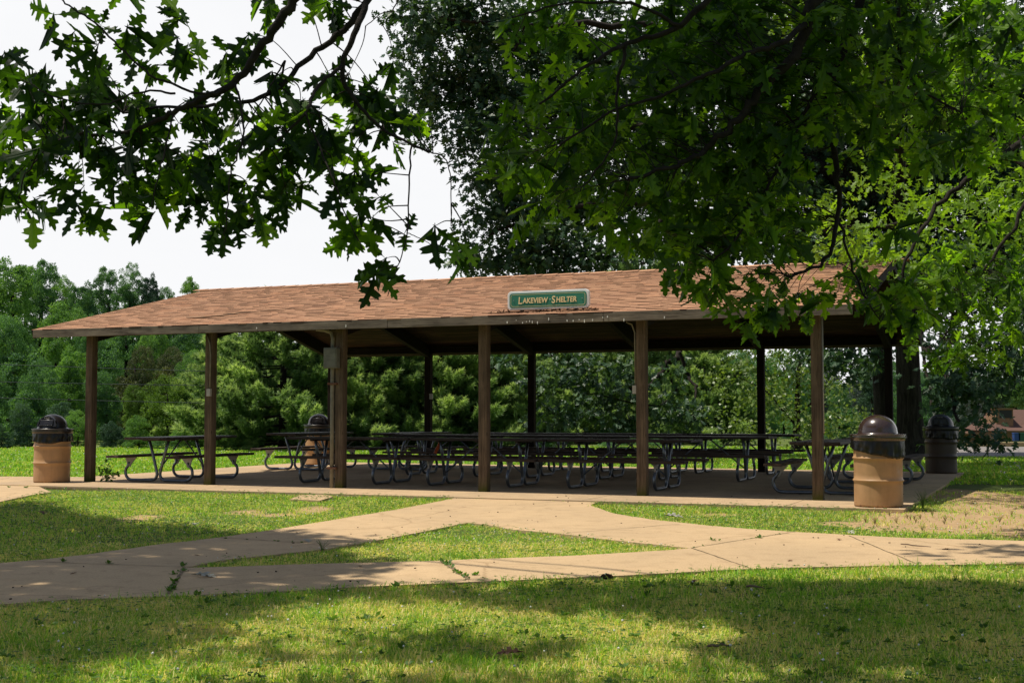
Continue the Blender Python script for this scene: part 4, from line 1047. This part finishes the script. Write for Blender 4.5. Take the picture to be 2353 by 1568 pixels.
mid_blobs = [(960, 30, 75, 33), (955, 130, 60, 33), (945, 210, 45, 33), (1010, 80, 100, 34), (1000, 220, 75, 34), (1000, 290, 45, 33), (1090, 30, 110, 34), (1085, 190, 105, 34), (1090, 310, 65, 33), (1060, 360, 35, 33), (1050, 612, 35, 33), (1210, 600, 60, 33), (1290, 612, 50, 33), (1375, 605, 45, 33), (1150, 100, 110, 35), (1150, 270, 110, 34), (1120, 400, 70, 33), (1180, 420, 90, 34), (1230, 200, 150, 36), (1110, 510, 55, 33),
    (1085, 590, 45, 33), (1160, 580, 80, 34), (1180, 500, 90, 34), (1240, 560, 90, 33), (1300, 90, 170, 37), (1300, 330, 150, 36), (1320, 480, 120, 35), (1330, 580, 70, 33), (1390, 570, 50, 33), (1450, 200, 180, 37), (1450, 400, 160, 36), (1540, 520, 90, 35), (1560, 590, 55, 34),
    (1620, 120, 200, 37), (1650, 380, 190, 37), (1680, 560, 120, 36), (1820, 200, 220, 37), (1850, 450, 200, 37), (2050, 150, 240, 37), (2050, 420, 200, 37), (2280, 200, 230, 37), (2300, 450, 200, 37), (1950, 330, 200, 39), (2150, 330, 200, 39), (2320, 280, 200, 39), (2330, 560, 150, 38), (2050, 560, 130, 38), (2200, 560, 120, 38), (1850, 600, 100, 38), (2400, 700, 90, 36), (2180, 690, 90, 37), (1900, 620, 110, 34), (2080, 620, 120, 35), (2250, 640, 130, 35)]
low_blobs = [(1985, 815, 45, 34), (1935, 812, 40, 34), (1885, 812, 40, 34), (1830, 808, 35, 34), (2290, 860, 45, 32), (2340, 830, 45, 32), (2200, 830, 50, 32), (2300, 780, 60, 33), (2350, 740, 60, 33), (2180, 900, 40, 31), (2260, 950, 35, 31), (1255, 880, 45, 31), (1290, 940, 50, 31), (1340, 860, 55, 31), (1370, 930, 60, 31.5), (1430, 870, 55, 31), (1430, 955, 50, 31), (1530, 860, 35, 32), (1545, 940, 45, 31), (1590, 960, 30, 31), (1235, 960, 30, 31), (1490, 940, 40, 31), (1290, 1000, 30, 31), (1150, 815, 35, 31), (1960, 840, 40, 33), (1900, 830, 40, 33),
    (2165, 870, 35, 31), (2170, 930, 35, 31), (2190, 980, 38, 30), (2240, 1000, 32, 30), (2170, 1020, 28, 30), (2240, 905, 45, 31), (2300, 880, 30, 31), (2280, 1010, 18, 30), (2230, 850, 50, 32), (2170, 800, 50, 33)]
shade_r = [(6.4, 20.8), (16, 20.8), (16, 31), (9.5, 31), (6.4, 25)]
class _P: pass
over = []
while len(over) < 400:
    x, y = rng.uniform(6.2, 16), rng.uniform(20.8, 31)
    if in_list(x, y, shade_r): h = rng.uniform(10.5, 13); over.append((x - .38 * h, y, h))
bx1 = at(2090, 948, 36); bx2 = at(2026, 948, 36.6)
T1 = [(bx1[0], 36, -.1), (bx1[0], 36, .6), (bx1[0] - .05, 36, 3), (bx1[0] - .2, 36, 6), (bx1[0] - .8, 36, 11)]
T2 = [(bx2[0], 36.6, -.1), (bx2[0], 36.6, .6), (bx2[0] - .1, 36.6, 3), (bx2[0] - .6, 36.4, 6), (bx2[0] - 1.6, 36, 10)]
def L3(*p): return [at(*q) for q in p]
mid_limbs = [(L3((2080, 500, 36), (1800, 350, 36), (1500, 300, 35.5), (1200, 230, 35), (980, 180, 34)), .22, .04),
             (L3((2040, 560, 36), (1800, 520, 35), (1500, 470, 34), (1300, 480, 33.5), (1120, 540, 33)), .16, .03),
             (L3((1540, 480, 34), (1480, 540, 33.5), (1430, 580, 33), (1340, 600, 33)), .08, .03),
             (L3((1750, 150, 36), (1500, 60, 35), (1250, 60, 34), (1000, 40, 33)), .14, .03),
             (L3((1600, 700, 34), (1560, 810, 32.5), (1530, 840, 32), (1500, 880, 31.5), (1440, 890, 31), (1400, 900, 31)), .09, .02),
             (L3((1560, 810, 32), (1580, 860, 32), (1600, 900, 31.5), (1570, 960, 31)), .05, .015), (L3((1530, 840, 32), (1550, 900, 32), (1500, 930, 31), (1340, 900, 31)), .04, .012),
             (L3((2090, 700, 35), (2130, 800, 33), (2180, 880, 31.5), (2200, 960, 30.5), (2240, 1000, 30)), .10, .02), (L3((2120, 800, 33), (2200, 850, 32), (2300, 880, 31)), .06, .015), (L3((2090, 640, 35), (2140, 900, 32), (2150, 1000, 30.5)), .05, .02),
             (L3((1100, 260, 34), (1180, 120, 34), (1220, 0, 34)), .06, .02)]
blob_tree('oak_tree', 'tall dark oak with two trunks standing behind the right end of the shelter', (bx1[0], 36), mid_blobs + low_blobs, OAK_S, .185, 200, 'blue_oak_leaf', [(T1, .37, .26), (T2, .24, .16)], mid_limbs + [([(bx1[0] - .2, 36, 6), (9, 30, 10), (7, 24, 11.5), (4.5, 20, 11.5)], .16, .04), ([(bx1[0] - .2, 36, 6), (10, 32, 9), (8.5, 28, 11)], .12, .03)], clump=.5, per=24, shell=.3, extra=over)
# sunlit maple at right
mb = [(1880, 500, 45, 19), (1900, 560, 50, 19), (1950, 470, 60, 19), (1960, 540, 60, 18.5), (2020, 440, 60, 19), (2040, 520, 70, 18.5), (2000, 590, 50, 18.5), (2100, 450, 60, 18.5), (2120, 530, 70, 18), (2080, 590, 50, 18), (2180, 560, 60, 17.5), (2220, 480, 60, 18), (2280, 430, 60, 18), (2340, 440, 60, 17.5), (2300, 500, 60, 17.5), (2380, 500, 70, 17.5), (2350, 560, 60, 17), (2250, 560, 60, 17), (2200, 620, 50, 17),
      (2430, 420, 90, 18), (2500, 500, 100, 18), (2300, 620, 50, 17), (2050, 380, 50, 19.5), (1990, 400, 35, 19.5), (2200, 200, 120, 20), (2000, 120, 120, 20), (1850, 80, 100, 20.5), (2100, 300, 90, 20), (2320, 280, 100, 20), (1750, 60, 70, 21), (1700, 160, 60, 21), (1980, 260, 70, 20.5)]
blob_tree('maple_tree', 'bright green sunlit maple above the right end of the shelter roof', (9.4, 18.6), mb + [(1900, 560, 50, 18), (2000, 520, 60, 17.5), (2150, 500, 80, 17), (2280, 520, 80, 17), (2420, 560, 100, 18), (2550, 480, 120, 19), (2450, 380, 100, 19), (2150, 600, 60, 17), (2600, 600, 120, 19), (2300, 420, 80, 20), (2500, 500, 120, 21)], STAR, .125, 150, 'maple_leaf', [([(9.4, 18.6, -.1), (9.4, 18.6, 1.5), (9.2, 18.6, 3.2), (8.6, 18.6, 5.5)], .2, .1)],
          [(L3((2560, 560, 18.6), (2400, 520, 18.4), (2200, 520, 18.2), (2000, 520, 18.6), (1890, 530, 19)), .06, .012), (L3((2520, 460, 18.6), (2350, 380, 19), (2200, 260, 20), (1950, 150, 20.4)), .06, .012)], clump=.42, per=24, squash=.75, flat=1.0, shell=.4)
# light green small leaved tree seen through the shelter
lb = [(1670, 850, 45, 41), (1720, 890, 55, 41), (1660, 940, 40, 40), (1700, 980, 45, 40), (1770, 850, 55, 42), (1790, 930, 60, 41), (1760, 1010, 40, 40), (1840, 870, 55, 42), (1860, 950, 60, 41), (1850, 1020, 40, 40), (1920, 900, 50, 42), (1940, 980, 50, 41), (1980, 1010, 30, 41), (1620, 880, 30, 41), (1650, 1020, 30, 40), (1900, 830, 40, 42), (1990, 940, 30, 42), (1960, 1030, 30, 41), (1700, 1040, 30, 40), (1800, 780, 60, 42), (1700, 790, 50, 42)]
q_ = at(1830, 948, 42)
blob_tree('birch_tree', 'pale green tree with small glossy leaves seen through the right bays of the shelter', (q_[0], 42), lb, QUAD, .13, 150, 'light_leaf', [([(q_[0], 42, -.1), (q_[0], 42, 1), (q_[0] + .1, 42, 3)], .13, .06)],
          [(L3((1830, 980, 42), (1760, 900, 41.5), (1680, 860, 41)), .04, .01), (L3((1830, 960, 42), (1900, 880, 41.5)), .04, .01)], clump=.5, per=30)

# ------------------------------------------------------------------ pines
def pine_mesh(H, rad, nbr, seed):
    g = np.random.default_rng(seed); wood = MB(); tc, ta, tt_ = [], [], []
    for i in range(nbr):
        k = (i // 6 * 6 + g.random() * 2.0) / nbr; z = H * (.03 + .94 * k); rr = rad * max(0, 1 - k) ** .65 * g.uniform(.68, 1.12) + .15
        a = i * 2.399 + g.random() * .9; d = np.array([math.cos(a), math.sin(a), 0]); side = np.array([-d[1], d[0], 0])
        pts = [np.array([0, 0, z])]
        for q in (.35, .7, 1.0): pts.append(np.array([0, 0, z]) + d * rr * q + np.array([0, 0, rr * (-.16 * q + .36 * q * q * (.35 + k))]))
        wood.tube([tuple(p) for p in pts], [.035, .025, .014, .005], 4, False)
        cc = curve_pts(pts, 6); base_t = g.uniform(.0, .35)
        ns = int(3 + rr * 3.2)                      # side shoots, each a plume
        for sh_ in range(ns):
            t = .30 + .70 * (sh_ + g.random()) / ns; p0 = cc[min(int(t * (len(cc) - 1)), len(cc) - 1)]
            sd = unit(d * .75 + side * g.uniform(-1.1, 1.1) * (1.25 - t) + np.array([0, 0, .42 + .2 * g.random()])); sl = rr * .34 * (1.25 - .5 * t) + .12
            m = int(5 + sl * 16)
            for u in range(m):
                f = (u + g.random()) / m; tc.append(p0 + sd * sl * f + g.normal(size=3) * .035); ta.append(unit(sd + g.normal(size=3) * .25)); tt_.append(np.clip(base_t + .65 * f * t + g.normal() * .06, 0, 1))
    tc, ta, tt_ = np.array(tc), np.array(ta), np.array(tt_); m = 13
    pos = np.repeat(tc, m, 0); ax = np.repeat(ta, m, 0) + g.normal(size=(len(pos), 3)) * .5
    tv = np.array([(0, .10, 0), (1, 0, 0), (0, -.10, 0)]) * 1.0
    p, f, t = scatter(tv, np.array([[0, 1, 2]]), pos, ax, g.normal(size=pos.shape), .13 + .09 * g.random(len(pos)), np.repeat(tt_, m))
    return p, f, t, wood
pine_src = []
for k, (H, rad, nb_) in enumerate([(5.3, 3.1, 96), (5.1, 2.7, 88)]):
    p, f, t, wood = pine_mesh(H, rad, nb_, 40 + k)
    src = thing('pine_tree', 'x', 'tree', group='pines behind the shelter')
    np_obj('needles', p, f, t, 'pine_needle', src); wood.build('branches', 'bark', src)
    MB().tube([(0, 0, -.1), (0, 0, H * .5), (0, 0, H)], [.17, .1, .015], 8).build('trunk', 'bark', src, smooth=True)
    pine_src.append(src); print('pine', len(f))
pines = [(0, 650, 43, 1.0, 0, 'pale green pine seen between the second and third front posts'), (1, 560, 49, 1.0, 1.3, 'pine standing just left of the largest pale pine'), (1, 850, 45, 1.05, 2.2, 'pine seen right of the post with the grey electrical box'),
         (0, 1010, 46, 1.0, 3.9, 'pine behind the second back post of the shelter'), (1, 1150, 47, .92, .7, 'pine seen just right of the fourth front post'), (0, 760, 50, .92, 5.1, 'darker pine standing back between two pale pines'),
         (1, 1265, 52, 1.0, 4.4, 'pine behind the third back post, half hidden by oak leaves'), (0, 1475, 56, 1.56, 2.9, 'tall pine whose tip shows above the roof ridge right of the sign'), (1, 1620, 50, .85, 1.9, 'pine glimpsed beyond the drooping oak branches'), (0, 930, 54, 1.0, .3, 'pine in the second rank behind the fallen shade of the others')]
used = set()
for idx, px, Y, s, rot, lab in pines:
    o = pine_src[idx] if idx not in used else copy_tree(pine_src[idx]); used.add(idx)
    q = at(px, 948, Y); o.location = (q[0], Y, -.03); o.rotation_euler = (0, 0, rot); o.scale = (min(s, 1.05), min(s, 1.05), s); o['label'] = lab

# ------------------------------------------------------------------ background broadleaf trees
def unit_crown(seed, ncl=64, per=170, ls=.05, top=1.0, lumpy=.35):
    g = np.random.default_rng(seed)
    th = g.random(ncl) * 2 * np.pi; zz = g.random(ncl) ** .85 * 2 - 1
    r = np.sqrt(1 - zz ** 2); rad = .60 + lumpy * g.random(ncl)
    c = np.stack([r * np.cos(th), r * np.sin(th), zz], 1) * rad[:, None]
    cr = .17 + .16 * g.random(ncl)
    d = unit(g.normal(size=(ncl, per, 3))); d[:, :, 2] = np.abs(d[:, :, 2]) * .9 - .15
    q = c[:, None, :] + d * cr[:, None, None] * (.65 + .4 * g.random((ncl, per, 1)))
    n = ncl * per; nr = (d + g.normal(size=d.shape) * .5).reshape(-1, 3); ax = g.normal(size=(n, 3))
    tint = np.clip(np.repeat(g.random(ncl), per) * .6 + .4 * g.random(n), 0, 1)
    return scatter(QUAD[0], QUAD[1], q.reshape(-1, 3), ax, nr, ls * (.6 + .8 * g.random(n)), tint)
crown_me = {}
def crown_obj(var, material):
    key = (var, material)
    if key not in crown_me:
        p, f, t = unit_crown(100 + var, ls=(.062, .055, .066, .052)[var % 4], lumpy=(.35, .45, .3, .25)[var % 4])
        o = np_obj('crown', p, f, t, material); crown_me[key] = o.data; return o
    o = bpy.data.objects.new('crown', crown_me[key]); COL.objects.link(o); return o
trunk_me = MB().tube([(0, 0, 0), (.02, 0, .5), (0, .02, 1)], [.05, .035, .02], 7).build('trunk', 'bark', smooth=True)
tmesh = trunk_me.data; bpy.data.objects.remove(trunk_me)
vi = 0
def bg_tree(px, ytop, hw, Y, material, label, name='broadleaf_tree', cat='tree', group='trees at the edge of the wood', ybot=None, sub=0):
    """px = centre, ytop = row of the top, hw = half width (photo units), Y = distance"""
    global vi; vi += 1
    q = at(px, ytop, Y); H = q[2]; w = hw / FPX * Y; z0 = -.2 if ybot is None else at(px, ybot, Y)[2]
    t = thing(name, label, cat, (q[0], Y, 0), 0, group)
    g = random.Random(vi * 7 + 1); Ht = H - z0; nsub = max(1, min(6, round(Ht / (1.25 * w))))
    for i in range(nsub):
        fz = (i + .5) / nsub; rw = w * (1.0 if nsub == 1 else (1.05 - .45 * fz) * g.uniform(.85, 1.15)); rh = Ht / nsub * .5 * 1.55 if nsub > 1 else Ht * .54
        zc = z0 + Ht * fz
        if zc + rh > H: zc = H - rh
        o = crown_obj((vi + i) % 4, material); o.parent = t; o.location = (g.uniform(-.3, .3) * w * (nsub > 1), g.uniform(-.2, .2) * w, zc); o.scale = (rw, rw * .85, rh); o.rotation_euler = (0, 0, g.uniform(0, 6.28))
    tk = bpy.data.objects.new('trunk', tmesh); COL.objects.link(tk); tk.parent = t; tk.scale = (max(H * .5, .5),) * 2 + (H * .8,); tk.location = (0, 0, -.1)
    return t
FL, FB, FR, FU = 'forest_leaf', 'forest_leaf_bright', 'forest_leaf_brown', 'forest_leaf_blue'
rows = [(60, 618, 70, 78, FB, 'broad pale tree in the second skyline rank at left'), (170, 655, 70, 80, FU, 'blue green tree filling the skyline dip'), (230, 662, 60, 80, FB, 'tree in the second rank below the twin skyline tops'), (330, 660, 70, 80, FL, 'tree in the second rank right of the twin skyline tops'), (400, 690, 60, 80, FL, 'low tree in the sky gap by the roof edge'), (-60, 600, 90, 70, FL, 'dark tree at the far left edge of the wood'), (30, 588, 85, 66, FB, 'tallest round topped tree at the left of the skyline'), (95, 600, 60, 70, FL, 'tall tree just right of the highest skyline tree'), (140, 640, 60, 72, FB, 'lower pale tree on the skyline dip at left'),
        (200, 645, 60, 68, FL, 'rounded tree on the skyline left of the twin tops'), (250, 615, 45, 72, FL, 'left one of the twin skyline tops'), (300, 608, 45, 70, FL, 'right one of the twin skyline tops'), (352, 625, 40, 70, FU, 'dark upright tree on the skyline above the roof slope'),
        (385, 655, 35, 72, FL, 'small dark tree next to the sky gap'), (440, 638, 45, 74, FB, 'light tree on the skyline just above the roof edge'), (500, 670, 60, 76, FL, 'tree hidden behind the left end of the roof'),
        (30, 720, 90, 58, FL, 'dense dark tree filling the left edge below the skyline'), (130, 700, 80, 60, FB, 'mid green tree below the skyline at left'), (215, 730, 70, 58, FL, 'dark tree behind the leftmost post'), (290, 710, 70, 62, FL, 'dark tree right of the leftmost post'), (370, 740, 70, 60, FB, 'mid green tree under the left roof slope'), (450, 750, 70, 60, FL, 'dark tree beside the second post'),
        (530, 760, 60, 60, FL, 'dark tree behind the gap between the second post and the pines'), (160, 790, 65, 54, FB, 'yellow green tree behind the leftmost post'), (310, 790, 60, 54, FR, 'brownish tree in the middle of the left bay'), (380, 800, 50, 55, FR, 'dull brown green tree seen left of the second post'), (430, 810, 55, 52, FB, 'bright green tree left of the second post'), (90, 830, 75, 52, FL, 'dark tree above the round bush'),
        (245, 850, 55, 51, FL, 'dark tree low in the left bay'), (500, 850, 55, 50, FL, 'dark green tree just right of the second post'), (-30, 850, 70, 50, FL, 'dark tree low at the left edge')]
for r_ in rows: bg_tree(*r_)
bg_tree(385, 868, 78, 47, 'willow_leaf', 'yellow green willow like tree behind the left picnic table', 'willow_tree')
bg_tree(320, 880, 45, 47.5, 'willow_leaf', 'paler rounded tree joined to the left of the willow like tree', 'willow_tree')
shr = [(55, 922, 52, 46, FU, 'round blue green bush behind the left litter bin'), (140, 925, 50, 47, FU, 'grey green bush right of the round bush'), (180, 945, 40, 46, FB, 'green bush just left of the leftmost post'), (255, 965, 38, 45, FU, 'low blue green bush right of the leftmost post'), (5, 970, 30, 44, FU, 'small bush at the left edge'), (320, 955, 45, 44.5, FB, 'bright leafy bush behind the left table'),
       (430, 985, 40, 44, FB, 'low bush behind the second post'), (500, 965, 40, 46, FL, 'dark bush right of the second post'), (560, 1000, 45, 42, 'pine_needle', 'low pale bush under the pines'), (380, 1000, 40, 43.5, FL, 'low dark bush under the willow like tree'), (1640, 1010, 30, 43, FB, 'low bush at the foot of the pale tree'), (1200, 1000, 60, 45, FL, 'low dark bush behind the back row tables'), (1050, 1000, 60, 45, FL, 'dark low bush under the pines in the centre'), (1450, 1000, 80, 44, FL, 'dark bush behind the fifth front post'), (800, 1000, 60, 46, FL, 'dark low bush behind the middle litter bin')]
for r_ in shr: bg_tree(*r_, name='bush', cat='bush', group='bushes along the lawn edge')
_f = [(1690, 795, 70, 72, FL, 'dark tree filling the back of the right bays'), (1800, 800, 70, 74, FB, 'green tree behind the fifth back post'), (1860, 812, 60, 70, FL, 'dark tree between the sixth front post and the hazy trees'), (2060, 815, 60, 76, FL, 'dark tree behind the larger oak trunk'), (1580, 790, 70, 70, FL, 'dark tree behind the drooping branches at the fifth post'), (2000, 830, 45, 80, FU, 'blue green tree between the oak trunks and the pale tree'), (1240, 760, 90, 62, FB, 'tree behind the pines in the centre bay'), (1350, 760, 90, 64, FL, 'dark tree behind the drooping oak branches'), (1520, 770, 90, 62, FB, 'green tree beyond the fifth front post'), (1620, 790, 80, 66, FL, 'tree beyond the right bays'), (1740, 800, 80, 66, FL, 'distant tree behind the pale green tree'), (1890, 815, 60, 80, 'haze_leaf', 'hazy grey blue tree beyond the right bay'), (1960, 835, 45, 90, 'haze_leaf', 'distant hazy tree left of the oak trunks'), (1925, 870, 45, 75, FL, 'dark green distant tree left of the oak trunks'),
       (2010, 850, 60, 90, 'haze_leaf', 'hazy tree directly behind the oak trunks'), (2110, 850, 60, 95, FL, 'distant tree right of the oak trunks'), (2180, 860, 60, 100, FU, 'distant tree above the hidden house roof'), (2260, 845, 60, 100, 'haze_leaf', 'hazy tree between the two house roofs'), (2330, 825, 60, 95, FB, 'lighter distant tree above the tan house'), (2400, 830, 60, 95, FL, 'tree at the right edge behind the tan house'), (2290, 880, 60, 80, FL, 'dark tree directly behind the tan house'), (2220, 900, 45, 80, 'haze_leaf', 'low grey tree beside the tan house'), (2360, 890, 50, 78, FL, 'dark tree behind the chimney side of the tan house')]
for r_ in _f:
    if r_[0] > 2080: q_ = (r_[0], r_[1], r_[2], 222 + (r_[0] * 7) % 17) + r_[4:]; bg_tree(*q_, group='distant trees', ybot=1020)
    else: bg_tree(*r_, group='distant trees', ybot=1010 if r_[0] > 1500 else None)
# low wooded hills behind everything
def hills():
    xs = np.linspace(-160, 220, 140); ys = np.array([105, 112, 125, 150, 200]) * 2.4; prof = np.interp(xs, [-160, -60, -20, 0, 30, 60, 120, 220], np.array([10, 8.5, 7, 5.5, 4.0, 3.8, 4.2, 4.5]))
    V = []
    for j, y in enumerate(ys):
        k = (0, .8, 1.0, .9, 0)[j]
        for i, x in enumerate(xs): V.append((x * 2.4, y, -4 + k * 2.4 * (prof[i] + 1.4 + .5 * math.sin(x * .35) + .3 * math.sin(x * 1.1 + j))))
    nx = len(xs); idx = np.arange(len(V)).reshape(len(ys), nx)
    F = np.stack([idx[:-1, :-1], idx[:-1, 1:], idx[1:, 1:], idx[1:, :-1]], -1).reshape(-1, 4)
    m, nt = mat('hill_green'); n = noise(nt, .6, 6, .7, coords(nt)); r = ramp(nt, [(.35, (.012, .03, .014)), (.65, (.035, .07, .03))], n, 0); finish(nt, r.outputs[0], .95, n.outputs[0], 1, .8, spec=.05); M['hill'] = m
    o = np_obj('hills', np.array(V), F, None, 'hill', smooth=True); o['kind'] = 'structure'
hills()

# ------------------------------------------------------------------ houses at right
def house(x0, Y, w, d, hw, hr, label, dormer=True):
    t = thing('house', label, 'house', (x0, Y, -3.76))
    if dormer: hw, hr = 2.2, 3.3
    MB().box((w / 2, d / 2, hw / 2), (w, d, hw)).build('wall', 'house_wall', t)
    e = .8 if dormer else .2
    b = MB(); rdg = (3.0, w - 8) if dormer else (.2, .5)
    vs = [(-e, -e, hw), (w + e, -e, hw), (w + e, d + e, hw), (-e, d + e, hw), (rdg[0], d / 2, hw + hr), (rdg[1], d / 2, hw + hr)]
    if dormer: vs[4] = (1.2, 5, hw + hr); vs[5] = (w * .4, 9, hw + hr - .2); vs[2] = (w + e, 14, hw); vs[3] = (-e, 14, hw)
    b.add(vs, [(0, 1, 5, 4), (1, 2, 5), (2, 3, 4, 5), (3, 0, 4), (0, 3, 2, 1)]); b.build('roof', 'house_roof', t)
    MB().box((w / 2, -e - .02, hw - .04), (w + 2 * e, .05, .2)).build('fascia', 'house_wall', t)
    if dormer:
        for k in range(4):
            f = MB().box((3.5 + k * 4.1, -.03, 1.2), (2.9, .1, 1.3)).build('window', 'outlet', t)
            MB().box((3.5 + k * 4.1, -.1, 1.2), (2.6, .06, 1.05)).build('pane', 'glass', f)
        dm = MB().box((1.2, 3.2, hw + 2.0), (2.6, 4.4, 2.6)).box((1.2, 3.2, hw + 3.38), (3.1, 4.9, .16)).build('dormer', 'house_wall', t)
        MB().box((1.35, .97, hw + 2.55), (1.9, .06, 1.2)).build('dark_inside_stand_in', 'black_metal', dm)  # black panel stands in for the dark inside of the dormer
        rl = MB().box((w / 2, -3.0, 1.1), (w, .12, .12))
        for k in range(13): rl.box((k * w / 12, -3.0, .55), (.12, .12, 1.1))
        rl.build('railing', 'house_wall', t)
    return t
hx = at(2287, 990, 200)[0]
h1 = house(hx + .6, 200, 11 * 4, 28, 1.75, 1.1, 'low tan house with brown roof and open dormer at the right edge')
h2 = house(at(2110, 990, 205)[0], 205, 2.1, 3, 1.6, 1.05, 'house with a brown hip roof half hidden by the drooping oak', False)
h2.location.z = -3.7; h2.scale = (4, 4, 1.05)
def small_bin(px, mm, label):
    q = at(px, 1000, 197); b = MB().box((0, 0, .55), (.9, .9, 1.1)).box((0, -.02, 1.15), (1.0, 1.0, .12)).box((0, .5, .2), (.8, .1, .3)); o = b.build('bin', mm, bevel=.03); o.location = (q[0], 197, -3.0); tag(o, label, 'bin')
small_bin(2334, 'bin_blue', 'small blue bin in front of the tan house'); small_bin(2344, 'bin_green', 'small green bin in front of the tan house')
MB().poly_prism([(13.6, 46.4), (60, 45.2), (60, 45.6), (13.6, 46.8)], -.1, .13).build('kerb', 'concrete')['kind'] = 'structure'

# ------------------------------------------------------------------ overhead wires with poles beyond the frame
def pole(x, y, label, h=7):
    t = thing('utility_pole', label, 'utility pole', (x, y, 0)); MB().tube([(0, 0, -.2), (0, 0, h * .6), (0, 0, h)], [.14, .12, .09], 10).build('mast', 'fascia_wood', t, smooth=True)
    MB().box((0, 0, 3.0), (.1, 1.2, .1)).build('crossarm', 'fascia_wood', t)
pole(-25, 45.0, 'wooden pole carrying the wires beyond the left edge'); pole(-7.7, 52.0, 'wooden pole carrying the wires hidden among the pines', 4.2)
for i, (ya, yb, lab) in enumerate([(832, 853, 'topmost of the three thin wires crossing the wood at left'), (872.5, 884, 'middle of the three thin wires crossing the wood at left'), (909, 925, 'lowest of the three thin wires crossing the wood at left')]):
    A, B = at(0, ya, 41.5), at(555, yb, 43); d = (B - A)
    pts = [A + d * k + np.array([0, 0, -.25 * (1 - (2 * (k + .9) / 2.1 - 1) ** 2) * .25]) for k in np.linspace(-.9, 1.12, 14)]
    tag(MB().tube([tuple(p) for p in pts], .011, 5).build('wire', 'wire', smooth=True), lab, 'wire', 'wires strung across the wood')

# ------------------------------------------------------------------ world, sun, camera
SUN_EL, SUN_AZ = 69.2, 90.0   # sun stands to the left (-x)
w = bpy.data.worlds.new('World'); sc.world = w; w.use_nodes = True; nt = w.node_tree; nt.nodes.clear()
sky = N(nt, 'ShaderNodeTexSky', sky_type='NISHITA'); sky.sun_disc = False; sky.sun_elevation = R(SUN_EL); sky.sun_rotation = R(-90)
sky.air_density = 1.0; sky.dust_density = 1.5
b1 = N(nt, 'ShaderNodeBackground'); b1.inputs[1].default_value = .078; L(nt, sky, 0, b1, 0)
b2 = N(nt, 'ShaderNodeBackground'); b2.inputs[0].default_value = (.96, .965, .98, 1); b2.inputs[1].default_value = 1.0
tc = N(nt, 'ShaderNodeTexCoord'); sx = N(nt, 'ShaderNodeSeparateXYZ'); L(nt, tc, 'Generated', sx, 0)
mp = N(nt, 'ShaderNodeMapping'); mp.inputs['Scale'].default_value = (1.5, 1.5, 5); L(nt, tc, 'Generated', mp, 0)
cn = noise(nt, 1.7, 6, .6, mp.outputs[0], .3)
e1 = N(nt, 'ShaderNodeMapRange'); e1.inputs['From Min'].default_value = .52; e1.inputs['From Max'].default_value = .33; L(nt, sx, 'Z', e1, 0)
c1 = N(nt, 'ShaderNodeMapRange'); c1.inputs['From Min'].default_value = .40; c1.inputs['From Max'].default_value = .62; c1.inputs['To Min'].default_value = .965; c1.inputs['To Max'].default_value = 1.0; L(nt, cn, 0, c1, 0)
f1 = N(nt, 'ShaderNodeMapRange', interpolation_type='SMOOTHSTEP'); f1.inputs['From Min'].default_value = -.25; f1.inputs['From Max'].default_value = .45; f1.inputs['To Min'].default_value = .12; L(nt, sx, 'Y', f1, 0)
m0 = N(nt, 'ShaderNodeMath', operation='MULTIPLY'); L(nt, e1, 0, m0, 0); L(nt, f1, 0, m0, 1)
mm_ = N(nt, 'ShaderNodeMath', operation='MULTIPLY'); L(nt, m0, 0, mm_, 0); L(nt, c1, 0, mm_, 1)
ms = N(nt, 'ShaderNodeMixShader'); L(nt, mm_, 0, ms, 0); L(nt, b1, 0, ms, 1); L(nt, b2, 0, ms, 2)
wo = N(nt, 'ShaderNodeOutputWorld'); L(nt, ms, 0, wo, 0)
sl = bpy.data.lights.new('sun', 'SUN'); sl.energy = 5.0; sl.angle = R(.55); sl.color = (1, .93, .80)
so = bpy.data.objects.new('sun', sl); COL.objects.link(so)
sd = Vector((-.38, 0.0, 1)).normalized(); so.rotation_euler = sd.to_track_quat('Z', 'Y').to_euler(); so.location = (-10, 10, 30)
cam = bpy.data.cameras.new('camera'); co = bpy.data.objects.new('camera', cam); COL.objects.link(co)
co.location = (0, 0, CH); co.rotation_euler = (R(90) + PITCH, 0, 0); cam.sensor_width = 36; cam.lens = 36 * FPX / 2352; cam.clip_end = 3000; cam.clip_start = .1
sc.camera = co
sc.view_settings.view_transform = 'Standard'; sc.view_settings.look = 'None'; sc.view_settings.exposure = 0; sc.view_settings.gamma = 1
sc.render.engine = 'CYCLES'
cy = sc.cycles; cy.max_bounces = 6; cy.diffuse_bounces = 3; cy.glossy_bounces = 2; cy.transmission_bounces = 3; cy.transparent_max_bounces = 4; cy.caustics_reflective = False; cy.caustics_refractive = False
cy.use_denoising = True; cy.sample_clamp_indirect = 6
